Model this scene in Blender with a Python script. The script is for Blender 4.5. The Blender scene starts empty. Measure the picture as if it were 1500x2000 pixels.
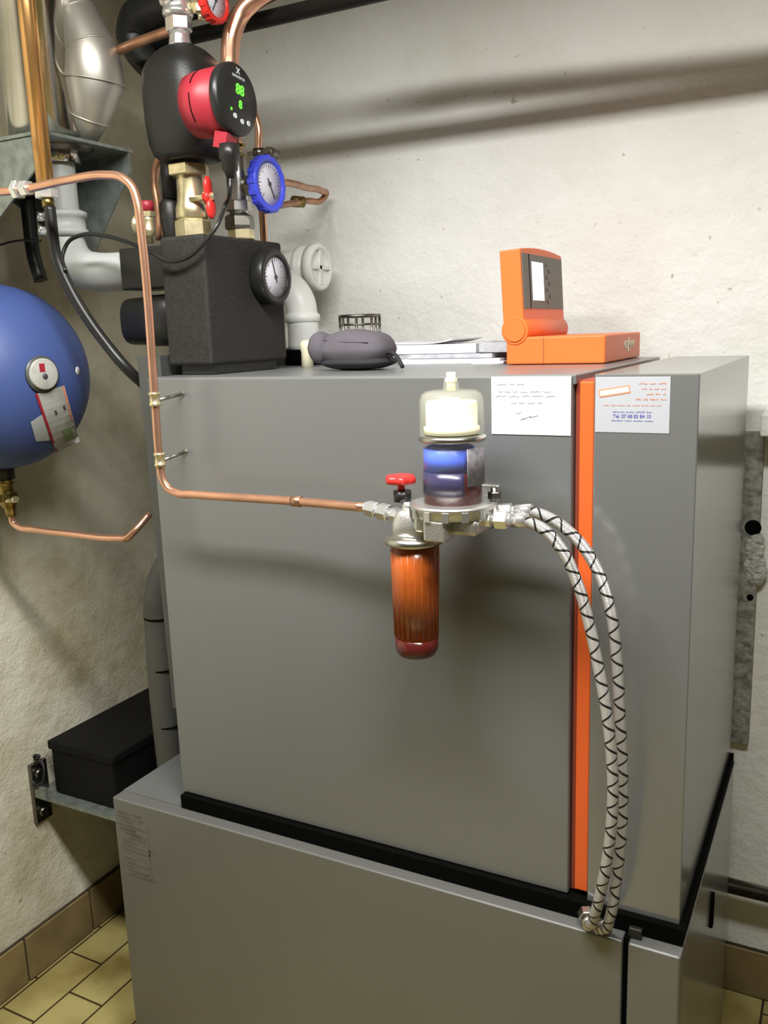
import bpy, bmesh, math, random
from mathutils import Vector as V, Matrix
random.seed(7)
C = bpy.context.scene.collection
PI = math.pi
# ---------------------------------------------------------------- camera
CAM = V((1.08164, -1.18046, 1.54520)); FPX = 1732.3
RX = V((0.8857, 0.4632, -0.0331)); UP = V((-0.0639, 0.1922, 0.9793)); FW = V((-0.4599, 0.8652, -0.1998))
cd = bpy.data.cameras.new('camera'); cam = bpy.data.objects.new('camera', cd); C.objects.link(cam)
cd.sensor_fit = 'HORIZONTAL'; cd.sensor_width = 36; cd.lens = 36*FPX/1500; cd.clip_start = .02
m = Matrix((RX, UP, -FW)).transposed().to_4x4(); m.translation = CAM; cam.matrix_world = m
bpy.context.scene.camera = cam
def W(px, py, ax, val):
    """real point seen at a photo pixel, on the plane coordinate[ax] == val"""
    d = RX*((px-750)/FPX) - UP*((py-1000)/FPX) + FW
    return CAM + d*((val-CAM[ax])/d[ax])
# ---------------------------------------------------------------- light
sc = bpy.context.scene
sc.view_settings.view_transform = 'Standard'; sc.view_settings.look = 'None'
sc.view_settings.exposure = 0.0; sc.view_settings.gamma = 1.0
wd = bpy.data.worlds.new('world'); sc.world = wd; wd.use_nodes = True
wd.node_tree.nodes['Background'].inputs[0].default_value = (.9, .95, 1, 1)
wd.node_tree.nodes['Background'].inputs[1].default_value = .015
LP = V((.64, -.63, 2.35))
ld = bpy.data.lights.new('ceiling_lamp_light', 'AREA'); ld.shape = 'RECTANGLE'; ld.size = 1.3; ld.size_y = .19
ld.energy = 58; ld.color = (1.0, .985, .955)
lo = bpy.data.objects.new('ceiling_lamp_light', ld); C.objects.link(lo); lo.location = LP - V((0, 0, .012))
# ---------------------------------------------------------------- materials
def mat(name, col, rough=.5, metal=0., bump=0., bscale=80., var=0., vscale=12., spec=.5, trans=0., coat=0., emit=None, es=1., col2=None, ior=1.45):
    m = bpy.data.materials.new(name); m.use_nodes = True; t = m.node_tree; b = t.nodes['Principled BSDF']
    b.inputs['Base Color'].default_value = (*col, 1); b.inputs['Roughness'].default_value = rough
    b.inputs['Metallic'].default_value = metal; b.inputs['Specular IOR Level'].default_value = spec
    b.inputs['Transmission Weight'].default_value = trans; b.inputs['Coat Weight'].default_value = coat; b.inputs['IOR'].default_value = ior
    if emit: b.inputs['Emission Color'].default_value = (*emit, 1); b.inputs['Emission Strength'].default_value = es
    if bump or var:
        tc = t.nodes.new('ShaderNodeTexCoord')
    if var:
        n = t.nodes.new('ShaderNodeTexNoise'); n.inputs['Scale'].default_value = vscale; n.inputs['Detail'].default_value = 6
        r = t.nodes.new('ShaderNodeMix'); r.data_type = 'RGBA'
        c2 = col2 or tuple(c*(1-var) for c in col)
        r.inputs[6].default_value = (*c2, 1); r.inputs[7].default_value = (*col, 1)
        cr = t.nodes.new('ShaderNodeValToRGB'); cr.color_ramp.elements[0].position = .35; cr.color_ramp.elements[1].position = .6
        t.links.new(tc.outputs['Object'], n.inputs['Vector']); t.links.new(n.outputs['Fac'], cr.inputs[0])
        t.links.new(cr.outputs[0], r.inputs[0]); t.links.new(r.outputs[2], b.inputs['Base Color'])
    if bump:
        n = t.nodes.new('ShaderNodeTexNoise'); n.inputs['Scale'].default_value = bscale; n.inputs['Detail'].default_value = 5
        bp = t.nodes.new('ShaderNodeBump'); bp.inputs['Strength'].default_value = bump; bp.inputs['Distance'].default_value = .01
        t.links.new(tc.outputs['Object'], n.inputs['Vector']); t.links.new(n.outputs['Fac'], bp.inputs['Height'])
        t.links.new(bp.outputs[0], b.inputs['Normal'])
    return m
M = {}
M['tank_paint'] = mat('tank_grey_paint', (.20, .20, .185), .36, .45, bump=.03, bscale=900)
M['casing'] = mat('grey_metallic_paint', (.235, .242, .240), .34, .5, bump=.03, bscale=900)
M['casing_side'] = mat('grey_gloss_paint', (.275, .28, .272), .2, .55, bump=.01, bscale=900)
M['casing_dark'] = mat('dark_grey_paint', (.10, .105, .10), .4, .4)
M['gap'] = mat('black_gap', (.003, .003, .0025), .8, spec=.03)
M['orange'] = mat('orange_paint', (.72, .12, .025), .42)
M['orange_dark'] = mat('brown_orange_paint', (.30, .06, .03), .5)
M['orange_plastic'] = mat('orange_plastic', (.86, .17, .035), .4, bump=.02, bscale=600)
M['ctrl_grey'] = mat('control_grey', (.16, .155, .13), .5)
M['screen'] = mat('lit_screen', (.8, .88, .9), .3, emit=(.85, .95, 1), es=.75)
M['copper'] = mat('copper', (.84, .47, .31), .25, .85, var=.2, vscale=18, bump=.02, bscale=60)
M['copper_old'] = mat('old_copper', (.60, .33, .20), .36, .85, var=.4, vscale=25)
M['copper_orange'] = mat('lacquered_copper', (.86, .48, .18), .25, .85, var=.2, vscale=9)
M['brass'] = mat('brass', (.80, .70, .42), .28, .8, var=.25, vscale=60)
M['brass_old'] = mat('old_brass', (.38, .29, .10), .35, 1., var=.5, vscale=80)
M['steel'] = mat('steel', (.56, .55, .50), .3, 1., var=.25, vscale=30)
M['steel_dark'] = mat('dark_steel', (.20, .19, .165), .35, 1.)
M['chrome'] = mat('nickel', (.88, .88, .86), .2, .8, var=.1, vscale=40)
M['alu'] = mat('cast_aluminium', (.66, .66, .63), .36, .9, bump=.1, bscale=300)
M['stainless'] = mat('stainless', (.58, .56, .50), .17, 1., var=.2, vscale=7, bump=.03, bscale=9)
M['galv'] = mat('galvanised', (.32, .36, .33), .45, .7, var=.3, vscale=45)
M['foam'] = mat('black_foam', (.024, .022, .018), .75, bump=.25, bscale=500, var=.4, vscale=160)
M['foam2'] = mat('smooth_black_foam', (.014, .014, .012), .42, bump=.08, bscale=300)
M['rubber'] = mat('black_rubber', (.015, .015, .014), .35)
M['red'] = mat('red_paint', (.32, .022, .034), .42)
M['red_bright'] = mat('red_plastic', (.66, .03, .025), .35)
M['blue'] = mat('blue_plastic', (.06, .09, .75), .35)
M['vessel'] = mat('blue_enamel', (.048, .080, .235), .5, bump=.03, bscale=200)
M['white'] = mat('white_paper', (.76, .77, .79), .7)
M['paper_grey'] = mat('grey_paper', (.50, .52, .56), .6, var=.3, vscale=40)
M['white_plastic'] = mat('white_plastic', (.82, .84, .80), .4)
M['cream'] = mat('cream_plastic', (.80, .76, .55), .45)
M['grey_plastic'] = mat('grey_plastic', (.40, .42, .40), .45)
M['grey_pipe'] = mat('dark_grey_pipe', (.085, .083, .072), .6)
M['ink'] = mat('grey_ink', (.22, .23, .28), .8)
M['stainless_dull'] = mat('dull_stainless', (.52, .50, .44), .42, .75, var=.2, vscale=10)
M['ink_pink'] = mat('orange_ink', (.60, .24, .13), .8)
M['ink_blue'] = mat('blue_ink', (.12, .13, .36), .8)
M['ink_dark'] = mat('dark_ink', (.06, .06, .08), .6)
M['sticker'] = mat('pale_sticker', (.40, .41, .44), .5)
M['face'] = mat('dial_face', (.70, .69, .76), .35)
M['green_led'] = mat('green_led', (.1, .6, .05), .4, emit=(.15, .8, .04), es=.9)
M['button'] = mat('pale_button', (.55, .58, .6), .4)
M['glass'] = mat('clear_plastic', (.85, .85, .72), .05)
M['glass'].node_tree.nodes['Principled BSDF'].inputs['Alpha'].default_value = .10
M['oil'] = mat('red_oil', (.075, .010, .008), .15, coat=.2)
M['cup'] = mat('orange_filter_cup', (.40, .085, .014), .2, coat=.3, var=.12, vscale=90)
M['float'] = mat('blue_float', (.10, .19, .90), .35)
M['float_dark'] = mat('dark_blue_float', (.035, .03, .085), .25)
M['label_grey'] = mat('grey_label', (.17, .16, .17), .5, var=.4, vscale=140)
M['worn'] = mat('worn_label', (.15, .135, .11), .6, var=.4, vscale=40)
M['pouch'] = mat('grey_fabric', (.105, .095, .11), .85, bump=.3, bscale=700)
M['pouch_dark'] = mat('black_fabric', (.02, .02, .024), .8, bump=.3, bscale=700)
M['tag_green'] = mat('green_print', (.22, .32, .13), .6)
M['black_box'] = mat('black_plastic', (.004, .004, .004), .6, spec=.2)
M['baseboard'] = mat('brown_tile', (.26, .19, .085), .45, var=.35, vscale=9)
M['grout'] = mat('dark_grout', (.05, .038, .02), .9)
M['concrete'] = mat('dirty_concrete', (.36, .35, .30), .9, var=.5, vscale=60, bump=.6, bscale=80)
M['plaster_patch'] = mat('loose_plaster', (.62, .62, .56), .95, bump=.8, bscale=120, var=.4, vscale=70)
M['lamp'] = mat('lamp_glass', (1, 1, 1), .4, emit=(1, .96, .88), es=1.5)

M['glass_bowl'] = mat('clear_bowl', (.5, .45, .4), .05)
M['glass_bowl'].node_tree.nodes['Principled BSDF'].inputs['Alpha'].default_value = .03
def wall_mat(name, base, stain, s_lo, s_hi):
    m = bpy.data.materials.new(name); m.use_nodes = True; t = m.node_tree; b = t.nodes['Principled BSDF']; L = t.links.new
    b.inputs['Roughness'].default_value = .92; b.inputs['Specular IOR Level'].default_value = .15
    tc = t.nodes.new('ShaderNodeTexCoord')
    n = t.nodes.new('ShaderNodeTexNoise'); n.inputs['Scale'].default_value = 2.6; n.inputs['Detail'].default_value = 9; n.inputs['Roughness'].default_value = .62
    cr = t.nodes.new('ShaderNodeValToRGB'); cr.color_ramp.elements[0].position = s_lo; cr.color_ramp.elements[1].position = s_hi
    mx = t.nodes.new('ShaderNodeMix'); mx.data_type = 'RGBA'; mx.inputs[6].default_value = (*stain, 1); mx.inputs[7].default_value = (*base, 1)
    L(tc.outputs['Object'], n.inputs['Vector']); L(n.outputs['Fac'], cr.inputs[0]); L(cr.outputs[0], mx.inputs[0])
    # fine dark specks
    v = t.nodes.new('ShaderNodeTexNoise'); v.inputs['Scale'].default_value = 45; v.inputs['Detail'].default_value = 3
    cs = t.nodes.new('ShaderNodeValToRGB'); cs.color_ramp.elements[0].position = .22; cs.color_ramp.elements[1].position = .30
    cs.color_ramp.elements[0].color = (.55, .5, .4, 1)
    L(tc.outputs['Object'], v.inputs['Vector']); L(v.outputs['Fac'], cs.inputs[0])
    mu = t.nodes.new('ShaderNodeMix'); mu.data_type = 'RGBA'; mu.blend_type = 'MULTIPLY'; mu.inputs[0].default_value = 1
    L(mx.outputs[2], mu.inputs[6]); L(cs.outputs[0], mu.inputs[7]); L(mu.outputs[2], b.inputs['Base Color'])
    n2 = t.nodes.new('ShaderNodeTexNoise'); n2.inputs['Scale'].default_value = 22; n2.inputs['Detail'].default_value = 8; n2.inputs['Roughness'].default_value = .6
    n3 = t.nodes.new('ShaderNodeTexNoise'); n3.inputs['Scale'].default_value = 150; n3.inputs['Detail'].default_value = 2
    ad = t.nodes.new('ShaderNodeMath'); ad.operation = 'MULTIPLY_ADD'; ad.inputs[1].default_value = .18
    L(tc.outputs['Object'], n2.inputs['Vector']); L(tc.outputs['Object'], n3.inputs['Vector'])
    L(n3.outputs['Fac'], ad.inputs[0]); L(n2.outputs['Fac'], ad.inputs[2])
    bp = t.nodes.new('ShaderNodeBump'); bp.inputs['Strength'].default_value = .55; bp.inputs['Distance'].default_value = .012
    L(ad.outputs[0], bp.inputs['Height']); L(bp.outputs[0], b.inputs['Normal'])
    return m
M['wall'] = wall_mat('white_rough_plaster', (.88, .88, .84), (.78, .78, .71), .3, .55)
M['wall_left'] = wall_mat('stained_rough_plaster', (.74, .71, .58), (.46, .41, .27), .34, .56)
M['wall_dim'] = wall_mat('dim_plaster', (.10, .095, .08), (.07, .065, .05), .3, .6)

M['ceiling'] = wall_mat('grey_ceiling_plaster', (.38, .37, .33), (.3, .29, .25), .3, .6)
def floor_mat():
    m = bpy.data.materials.new('yellow_floor_tiles'); m.use_nodes = True; t = m.node_tree; b = t.nodes['Principled BSDF']; L = t.links.new
    tc = t.nodes.new('ShaderNodeTexCoord'); sp = t.nodes.new('ShaderNodeSeparateXYZ'); cb = t.nodes.new('ShaderNodeCombineXYZ')
    L(tc.outputs['Object'], sp.inputs[0])
    ax = t.nodes.new('ShaderNodeMath'); ax.inputs[1].default_value = .562 + 20*.1035
    ay = t.nodes.new('ShaderNodeMath'); ay.inputs[1].default_value = .04 + .1025 + 10*.205
    L(sp.outputs['X'], ax.inputs[0]); L(sp.outputs['Y'], ay.inputs[0]); L(ay.outputs[0], cb.inputs['X']); L(ax.outputs[0], cb.inputs['Y'])
    br = t.nodes.new('ShaderNodeTexBrick'); br.inputs['Scale'].default_value = 1; br.inputs['Brick Width'].default_value = .205
    br.inputs['Row Height'].default_value = .1035; br.inputs['Mortar Size'].default_value = .0028; br.inputs['Mortar Smooth'].default_value = .2
    br.inputs['Color1'].default_value = (.50, .43, .17, 1); br.inputs['Color2'].default_value = (.42, .35, .13, 1); br.inputs['Mortar'].default_value = (.06, .04, .015, 1)
    n = t.nodes.new('ShaderNodeTexNoise'); n.inputs['Scale'].default_value = 6; n.inputs['Detail'].default_value = 7
    cr = t.nodes.new('ShaderNodeValToRGB'); cr.color_ramp.elements[0].position = .3; cr.color_ramp.elements[1].position = .62; cr.color_ramp.elements[0].color = (.45, .38, .25, 1)
    mu = t.nodes.new('ShaderNodeMix'); mu.data_type = 'RGBA'; mu.blend_type = 'MULTIPLY'; mu.inputs[0].default_value = 1
    L(cb.outputs[0], br.inputs['Vector']); L(tc.outputs['Object'], n.inputs['Vector']); L(n.outputs['Fac'], cr.inputs[0])
    L(br.outputs['Color'], mu.inputs[6]); L(cr.outputs[0], mu.inputs[7]); L(mu.outputs[2], b.inputs['Base Color'])
    b.inputs['Roughness'].default_value = .4
    bp = t.nodes.new('ShaderNodeBump'); bp.inputs['Strength'].default_value = .5; bp.inputs['Distance'].default_value = .003; bp.invert = True
    L(br.outputs['Fac'], bp.inputs['Height']); L(bp.outputs[0], b.inputs['Normal'])
    return m
M['floor'] = floor_mat()

def braid_mat():
    m = bpy.data.materials.new('steel_braid'); m.use_nodes = True; t = m.node_tree; b = t.nodes['Principled BSDF']; L = t.links.new
    uv = t.nodes.new('ShaderNodeTexCoord'); sp = t.nodes.new('ShaderNodeSeparateXYZ'); L(uv.outputs['UV'], sp.inputs[0])
    def mth(op, a, bb=None, c=None):
        n = t.nodes.new('ShaderNodeMath'); n.operation = op
        for i, x in enumerate((a, bb, c)):
            if x is None: continue
            if isinstance(x, (int, float)): n.inputs[i].default_value = x
            else: L(x, n.inputs[i])
        return n.outputs[0]
    # dark tracer threads: u + v*k, both ways
    def stripe(ku, kv, w, off=0.):
        f = mth('FRACT', mth('ADD', mth('MULTIPLY_ADD', sp.outputs['X'], ku, off), mth('MULTIPLY', sp.outputs['Y'], kv)))
        return mth('LESS_THAN', f, w)
    s1 = stripe(1, 32, .13); s2 = stripe(-1, 32, .10, .4)
    st = mth('MAXIMUM', s1, s2)
    # fine weave for bump
    w1 = mth('SINE', mth('MULTIPLY', mth('ADD', mth('MULTIPLY', sp.outputs['X'], 16), mth('MULTIPLY', sp.outputs['Y'], 520)), 6.283))
    w2 = mth('SINE', mth('MULTIPLY', mth('SUBTRACT', mth('MULTIPLY', sp.outputs['X'], 16), mth('MULTIPLY', sp.outputs['Y'], 520)), 6.283))
    h = mth('MAXIMUM', w1, w2)
    mx = t.nodes.new('ShaderNodeMix'); mx.data_type = 'RGBA'; mx.inputs[6].default_value = (.70, .69, .68, 1); mx.inputs[7].default_value = (.03, .03, .03, 1)
    L(st, mx.inputs[0]); L(mx.outputs[2], b.inputs['Base Color'])
    b.inputs['Metallic'].default_value = .7; b.inputs['Roughness'].default_value = .26
    bp = t.nodes.new('ShaderNodeBump'); bp.inputs['Strength'].default_value = .5; bp.inputs['Distance'].default_value = .0012
    L(h, bp.inputs['Height']); L(bp.outputs[0], b.inputs['Normal'])
    return m
M['braid'] = braid_mat()
# ---------------------------------------------------------------- mesh helpers
def frame(ax):
    ax = V(ax).normalized(); r = V((0, 0, 1)) if abs(ax.z) < .9 else V((1, 0, 0))
    a = ax.cross(r).normalized(); b = ax.cross(a).normalized()
    return ax, a, b
class MB:
    def __init__(s): s.v = []; s.f = []; s.sm = []; s.uv = {}; s.mi = []; s.cur = 0
    def add(s, vs, fs, smooth=False, uvs=None):
        o = len(s.v); s.v += [V(p) for p in vs]
        for i, f in enumerate(fs):
            if uvs: s.uv[len(s.f)] = uvs[i]
            s.f.append([o+k for k in f]); s.sm.append(smooth); s.mi.append(s.cur)
        return s
    def use(s, i): s.cur = i; return s
    def box(s, x0, x1, y0, y1, z0, z1, b=0.):
        x0, x1 = sorted((x0, x1)); y0, y1 = sorted((y0, y1)); z0, z1 = sorted((z0, z1))
        if b <= 0:
            vs = [(x, y, z) for z in (z0, z1) for y in (y0, y1) for x in (x0, x1)]
            return s.add(vs, [(0, 2, 3, 1), (4, 5, 7, 6), (0, 1, 5, 4), (2, 6, 7, 3), (0, 4, 6, 2), (1, 3, 7, 5)])
        bm = bmesh.new(); bmesh.ops.create_cube(bm, size=1)
        for v in bm.verts: v.co = V(((x0+x1)/2+v.co.x*(x1-x0), (y0+y1)/2+v.co.y*(y1-y0), (z0+z1)/2+v.co.z*(z1-z0)))
        bmesh.ops.bevel(bm, geom=bm.edges[:], offset=b, segments=3, affect='EDGES', profile=.5)
        bm.verts.index_update(); s.add([v.co.copy() for v in bm.verts], [[v.index for v in f.verts] for f in bm.faces], False); bm.free(); return s
    def obox(s, c, ax, ay, az, hx, hy, hz):
        c = V(c); vs = [c+V(ax)*hx*i+V(ay)*hy*j+V(az)*hz*k for k in (-1, 1) for j in (-1, 1) for i in (-1, 1)]
        return s.add(vs, [(0, 2, 3, 1), (4, 5, 7, 6), (0, 1, 5, 4), (2, 6, 7, 3), (0, 4, 6, 2), (1, 3, 7, 5)])
    def lathe(s, o, axis, prof, n=32, smooth=True, sq=2., sy=1., rot=0.):
        """prof: list of (distance along axis, radius); split sharp corners by repeating a point"""
        o = V(o); ax, a, b = frame(axis); vs = []; fs = []
        for (h, r) in prof:
            for k in range(n):
                t = 2*PI*k/n+rot; c, si = math.cos(t), math.sin(t)
                if sq != 2.:
                    q = (abs(c)**sq+abs(si)**sq)**(-1/sq); c *= q; si *= q
                vs.append(o+ax*h+a*(r*c)+b*(r*si*sy))
        for i in range(len(prof)-1):
            if prof[i] == prof[i+1]: continue
            for k in range(n):
                k2 = (k+1) % n; fs.append((i*n+k, i*n+k2, (i+1)*n+k2, (i+1)*n+k))
        s.add(vs, fs, smooth)
        for i, rev in ((0, True), (len(prof)-1, False)):
            if prof[i][1] > 1e-5:
                ring = [vs[i*n+k] for k in range(n)]
                s.add(ring, [list(range(n))[::-1] if rev else list(range(n))])
        return s
    def cyl(s, p0, p1, r0, r1=None, n=24, smooth=True, rot=0.):
        p0 = V(p0); p1 = V(p1); r1 = r0 if r1 is None else r1
        return s.lathe(p0, p1-p0, [(0, r0), ((p1-p0).length, r1)], n, smooth, rot=rot)
    def hexn(s, p0, p1, r, rot=0.):
        p0 = V(p0); p1 = V(p1); L = (p1-p0).length
        return s.lathe(p0, p1-p0, [(0, r*.93), (L*.1, r), (L*.9, r), (L, r*.93)], 6, False, rot=rot)
    def tube(s, pts, r, n=14, sub=6, smooth=True, caps=True, rad=None):
        P = [V(p) for p in pts]; out = []; rr = []
        R = rad or [r]*len(P)
        if sub > 1 and len(P) > 2:
            for i in range(len(P)-1):
                p0 = P[i-1] if i else P[0]*2-P[1]; p1, p2 = P[i], P[i+1]; p3 = P[i+2] if i+2 < len(P) else P[-1]*2-P[-2]
                # centripetal style tangents limited by segment length
                d01, d12, d23 = max((p1-p0).length, 1e-6), max((p2-p1).length, 1e-6), max((p3-p2).length, 1e-6)
                m1 = ((p1-p0)/d01*d12+(p2-p1)/d12*d01)/(d01+d12)*d12; m2 = ((p2-p1)/d12*d23+(p3-p2)/d23*d12)/(d12+d23)*d12
                for k in range(sub):
                    t = k/sub; t2 = t*t; t3 = t2*t
                    out.append(p1*(2*t3-3*t2+1)+m1*(t3-2*t2+t)+p2*(-2*t3+3*t2)+m2*(t3-t2)); rr.append(R[i]+(R[i+1]-R[i])*t)
            out.append(P[-1]); rr.append(R[-1])
        else: out = P; rr = R
        N = len(out); tg = [(out[min(i+1, N-1)]-out[max(i-1, 0)]).normalized() for i in range(N)]
        _, a, b = frame(tg[0]); vs = []; fs = []; uvs = []; L = [0.]
        for i in range(1, N): L.append(L[-1]+(out[i]-out[i-1]).length)
        for i in range(N):
            a = (a-tg[i]*a.dot(tg[i])).normalized(); b = tg[i].cross(a)
            for k in range(n):
                t = 2*PI*k/n; vs.append(out[i]+a*(rr[i]*math.cos(t))+b*(rr[i]*math.sin(t)))
        for i in range(N-1):
            for k in range(n):
                k2 = (k+1) % n; fs.append((i*n+k, i*n+k2, (i+1)*n+k2, (i+1)*n+k))
                uvs.append([(k/n, L[i]), ((k+1)/n, L[i]), ((k+1)/n, L[i+1]), (k/n, L[i+1])])
        s.add(vs, fs, smooth, uvs)
        if caps:
            s.add(vs[:n], [list(range(n))[::-1]]); s.add(vs[-n:], [list(range(n))])
        return s
    def prism(s, poly, d):
        n = len(poly); P = [V(p) for p in poly]; d = V(d)
        return s.add(P+[p+d for p in P], [list(range(n))[::-1], list(range(n, 2*n))]+[(k, (k+1) % n, n+(k+1) % n, n+k) for k in range(n)])
    def sphere(s, c, rx, ry, rz, nu=32, nv=18, f=None):
        c = V(c); vs = []; fs = []
        for j in range(nv+1):
            ph = PI*j/nv-PI/2
            for i in range(nu):
                th = 2*PI*i/nu; p = V((math.cos(ph)*math.cos(th), math.cos(ph)*math.sin(th), math.sin(ph)))
                if f: p = f(p)
                vs.append(c+V((p.x*rx, p.y*ry, p.z*rz)))
        for j in range(nv):
            for i in range(nu):
                i2 = (i+1) % nu; fs.append((j*nu+i, j*nu+i2, (j+1)*nu+i2, (j+1)*nu+i))
        return s.add(vs, fs, True)

def root_of(o):
    while o.parent: o = o.parent
    return o
def obj(name, mb, mats, parent=None, loc=None, bevel=0.):
    mats = mats if isinstance(mats, (list, tuple)) else [mats]
    if parent is not None: off = V(root_of(parent)['base'])
    elif loc is not None: off = V(loc)
    else:
        xs = [v.x for v in mb.v]; ys = [v.y for v in mb.v]; zs = [v.z for v in mb.v]
        off = V(((min(xs)+max(xs))/2, (min(ys)+max(ys))/2, min(zs)))
    me = bpy.data.meshes.new(name); me.from_pydata([v-off for v in mb.v], [], mb.f)
    for x in mats: me.materials.append(M[x])
    for p, sm, mi in zip(me.polygons, mb.sm, mb.mi): p.use_smooth = sm; p.material_index = mi
    if mb.uv:
        ul = me.uv_layers.new(name='UVMap')
        for p in me.polygons:
            u = mb.uv.get(p.index)
            if u:
                for li, q in zip(p.loop_indices, u): ul.data[li].uv = q
    bm = bmesh.new(); bm.from_mesh(me); bmesh.ops.remove_doubles(bm, verts=bm.verts, dist=1e-6)
    bmesh.ops.recalc_face_normals(bm, faces=bm.faces); bm.to_mesh(me); bm.free()
    o = bpy.data.objects.new(name, me); C.objects.link(o)
    if parent is not None: o.parent = parent
    else: o.location = off; o['base'] = tuple(off)
    if bevel:
        b = o.modifiers.new('bevel', 'BEVEL'); b.width = bevel; b.segments = 2; b.limit_method = 'ANGLE'
    return o
def thing(name, label, cat, loc, group=None):
    o = bpy.data.objects.new(name, None); C.objects.link(o); o.location = loc; o.empty_display_size = .05
    o['label'] = label; o['category'] = cat; o['base'] = tuple(loc)
    if group: o['group'] = group
    return o
def tag(o, label, cat, group=None):
    o['label'] = label; o['category'] = cat
    if group: o['group'] = group
    return o
def struct(name, mb, m, kind='structure'):
    o = obj(name, mb, m, loc=(0, 0, 0)); o['kind'] = kind; return o
def text(body, size, pos, right, up, m, parent, name='lettering', align='CENTER', ext=.0002, bold=0., sx=1.):
    cu = bpy.data.curves.new(name, 'FONT'); cu.body = body; cu.size = size; cu.align_x = align; cu.align_y = 'CENTER'; cu.extrude = ext; cu.offset = bold
    t = bpy.data.objects.new(name, cu); C.objects.link(t); bpy.context.view_layer.update()
    me = bpy.data.meshes.new_from_object(t.evaluated_get(bpy.context.evaluated_depsgraph_get()))
    bpy.data.objects.remove(t); bpy.data.curves.remove(cu)
    r = V(right).normalized(); u = V(up).normalized(); n = r.cross(u); off = V(root_of(parent)['base'])
    for v in me.vertices: v.co = V(pos)-off+r*v.co.x*sx+u*v.co.y+n*v.co.z
    me.materials.clear(); me.materials.append(M[m]); me.name = name
    o = bpy.data.objects.new(name, me); C.objects.link(o); o.parent = parent
    return o
def dial(cx, cy, cz, R, depth, rim, parent, face='face', needle_ang=2.3, stem=None, stemmat='brass', rimr=.2, knurl=False):
    """round gauge facing +x; (cx,cy,cz) is the centre of its front"""
    b = MB(); n = 40
    b.lathe((cx-depth, cy, cz), (1, 0, 0), [(0, R*.9), (0, R*.9), (.002, R), (.002, R), (depth*.9, R), (depth, R*.96), (depth, R*.96), (depth, R*(1-rimr)), (depth, R*(1-rimr)), (depth-.004, R*(1-rimr)), (depth-.004, 0)], n)
    if knurl:
        for k in range(16):
            t = 2*PI*k/16; b.obox((cx-depth*.5, cy+math.cos(t)*R, cz+math.sin(t)*R), (1, 0, 0), (0, math.cos(t), math.sin(t)), (0, -math.sin(t), math.cos(t)), depth*.42, .0012, R*.08)
    bz = obj('bezel', b, rim, parent)
    f = MB().lathe((cx-.0042, cy, cz), (1, 0, 0), [(0, R*(1-rimr)), (.001, R*(1-rimr)), (.001, 0)], n)
    fo = obj('dial_face', f, face, parent)
    tk = MB()
    for k in range(25):
        t = math.radians(-135+270*k/24)+PI/2; d = V((0, -math.sin(t-PI/2+0), math.cos(t-PI/2+0))); l = .16 if k % 4 == 0 else .08
        tk.obox(V((cx-.003, cy, cz))+d*R*(.68-l/2), (1, 0, 0), d, V((1, 0, 0)).cross(d), .0002, R*l/2, R*.012)
    obj('scale_marks', tk, 'ink_dark', fo)
    nd = MB(); d = V((0, -math.sin(needle_ang), math.cos(needle_ang)))
    nd.obox(V((cx-.0022, cy, cz))+d*R*.2, (1, 0, 0), d, V((1, 0, 0)).cross(d), .0003, R*.42, R*.03); nd.cyl((cx-.003, cy, cz), (cx-.001, cy, cz), R*.08)
    obj('needle', nd, 'ink_dark', fo)
    if stem:
        st = MB(); st.cyl(stem, (cx-depth+.001, cy, cz), R*.28)
        st.hexn(V((cx-depth, cy, cz)).lerp(V(stem), .4), V((cx-depth, cy, cz)).lerp(V(stem), .75), R*.42); obj('stem', st, stemmat, parent)
# ================================================================ ROOM
FZ = .05; XL = -.58; YB = .73; CZ = 2.5; XR = 2.9; YF = -2.6
struct('floor', MB().box(XL, XR, YF, YB, FZ-.05, FZ), 'floor')
struct('ceiling', MB().box(XL, XR, YF, YB, CZ, CZ+.05), 'ceiling')
struct('wall_back', MB().box(XL-.1, XR+.1, YB, YB+.1, FZ-.05, CZ+.05), 'wall')
struct('wall_left', MB().box(XL-.1, XL, YF, YB, FZ-.05, CZ+.05), 'wall_left')
struct('wall_right', MB().box(XR, XR+.1, YF, YB, FZ-.05, CZ+.05), 'wall_dim')
struct('wall_front', MB().box(XL-.1, XR+.1, YF-.1, YF, FZ-.05, CZ+.05), 'wall_dim')
b = MB(); y = YF+.02; b.use(1).box(XL, XL+.006, YF, YB-.012, FZ, FZ+.118); b.use(0)
ys = [-.16+.205*k for k in range(-12, 5)]
for y in ys: b.box(XL, XL+.011, max(y+.003, YF), min(y+.202, YB-.013), FZ+.003, FZ+.115, .0015)
struct('baseboard_left', b, ['baseboard', 'grout'])
b = MB(); b.use(1).box(XL+.012, XR, YB-.006, YB, FZ, FZ+.118); b.use(0)
for k in range(17): b.box(XL+.014+.205*k, min(XL+.214+.205*k, XR-.001), YB-.011, YB, FZ+.003, FZ+.115, .0015)
struct('baseboard_back', b, ['baseboard', 'grout'])
# ledge on the back wall right of the boiler
struct('trim_1', MB().box(.93, XR, YB-.095, YB, 1.325, 1.368, .004), 'wall')
# lamp above (out of the frame)
t = thing('ceiling_light', 'white batten ceiling light above the boiler', 'ceiling light', (LP.x, LP.y, CZ))
obj('housing', MB().box(LP.x-.69, LP.x+.69, LP.y-.11, LP.y+.11, LP.z+.03, CZ, .006), 'white_plastic', t)
obj('diffuser', MB().box(LP.x-.66, LP.x+.66, LP.y-.1, LP.y+.1, LP.z, LP.z+.03, .01), 'lamp', t)

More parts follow.
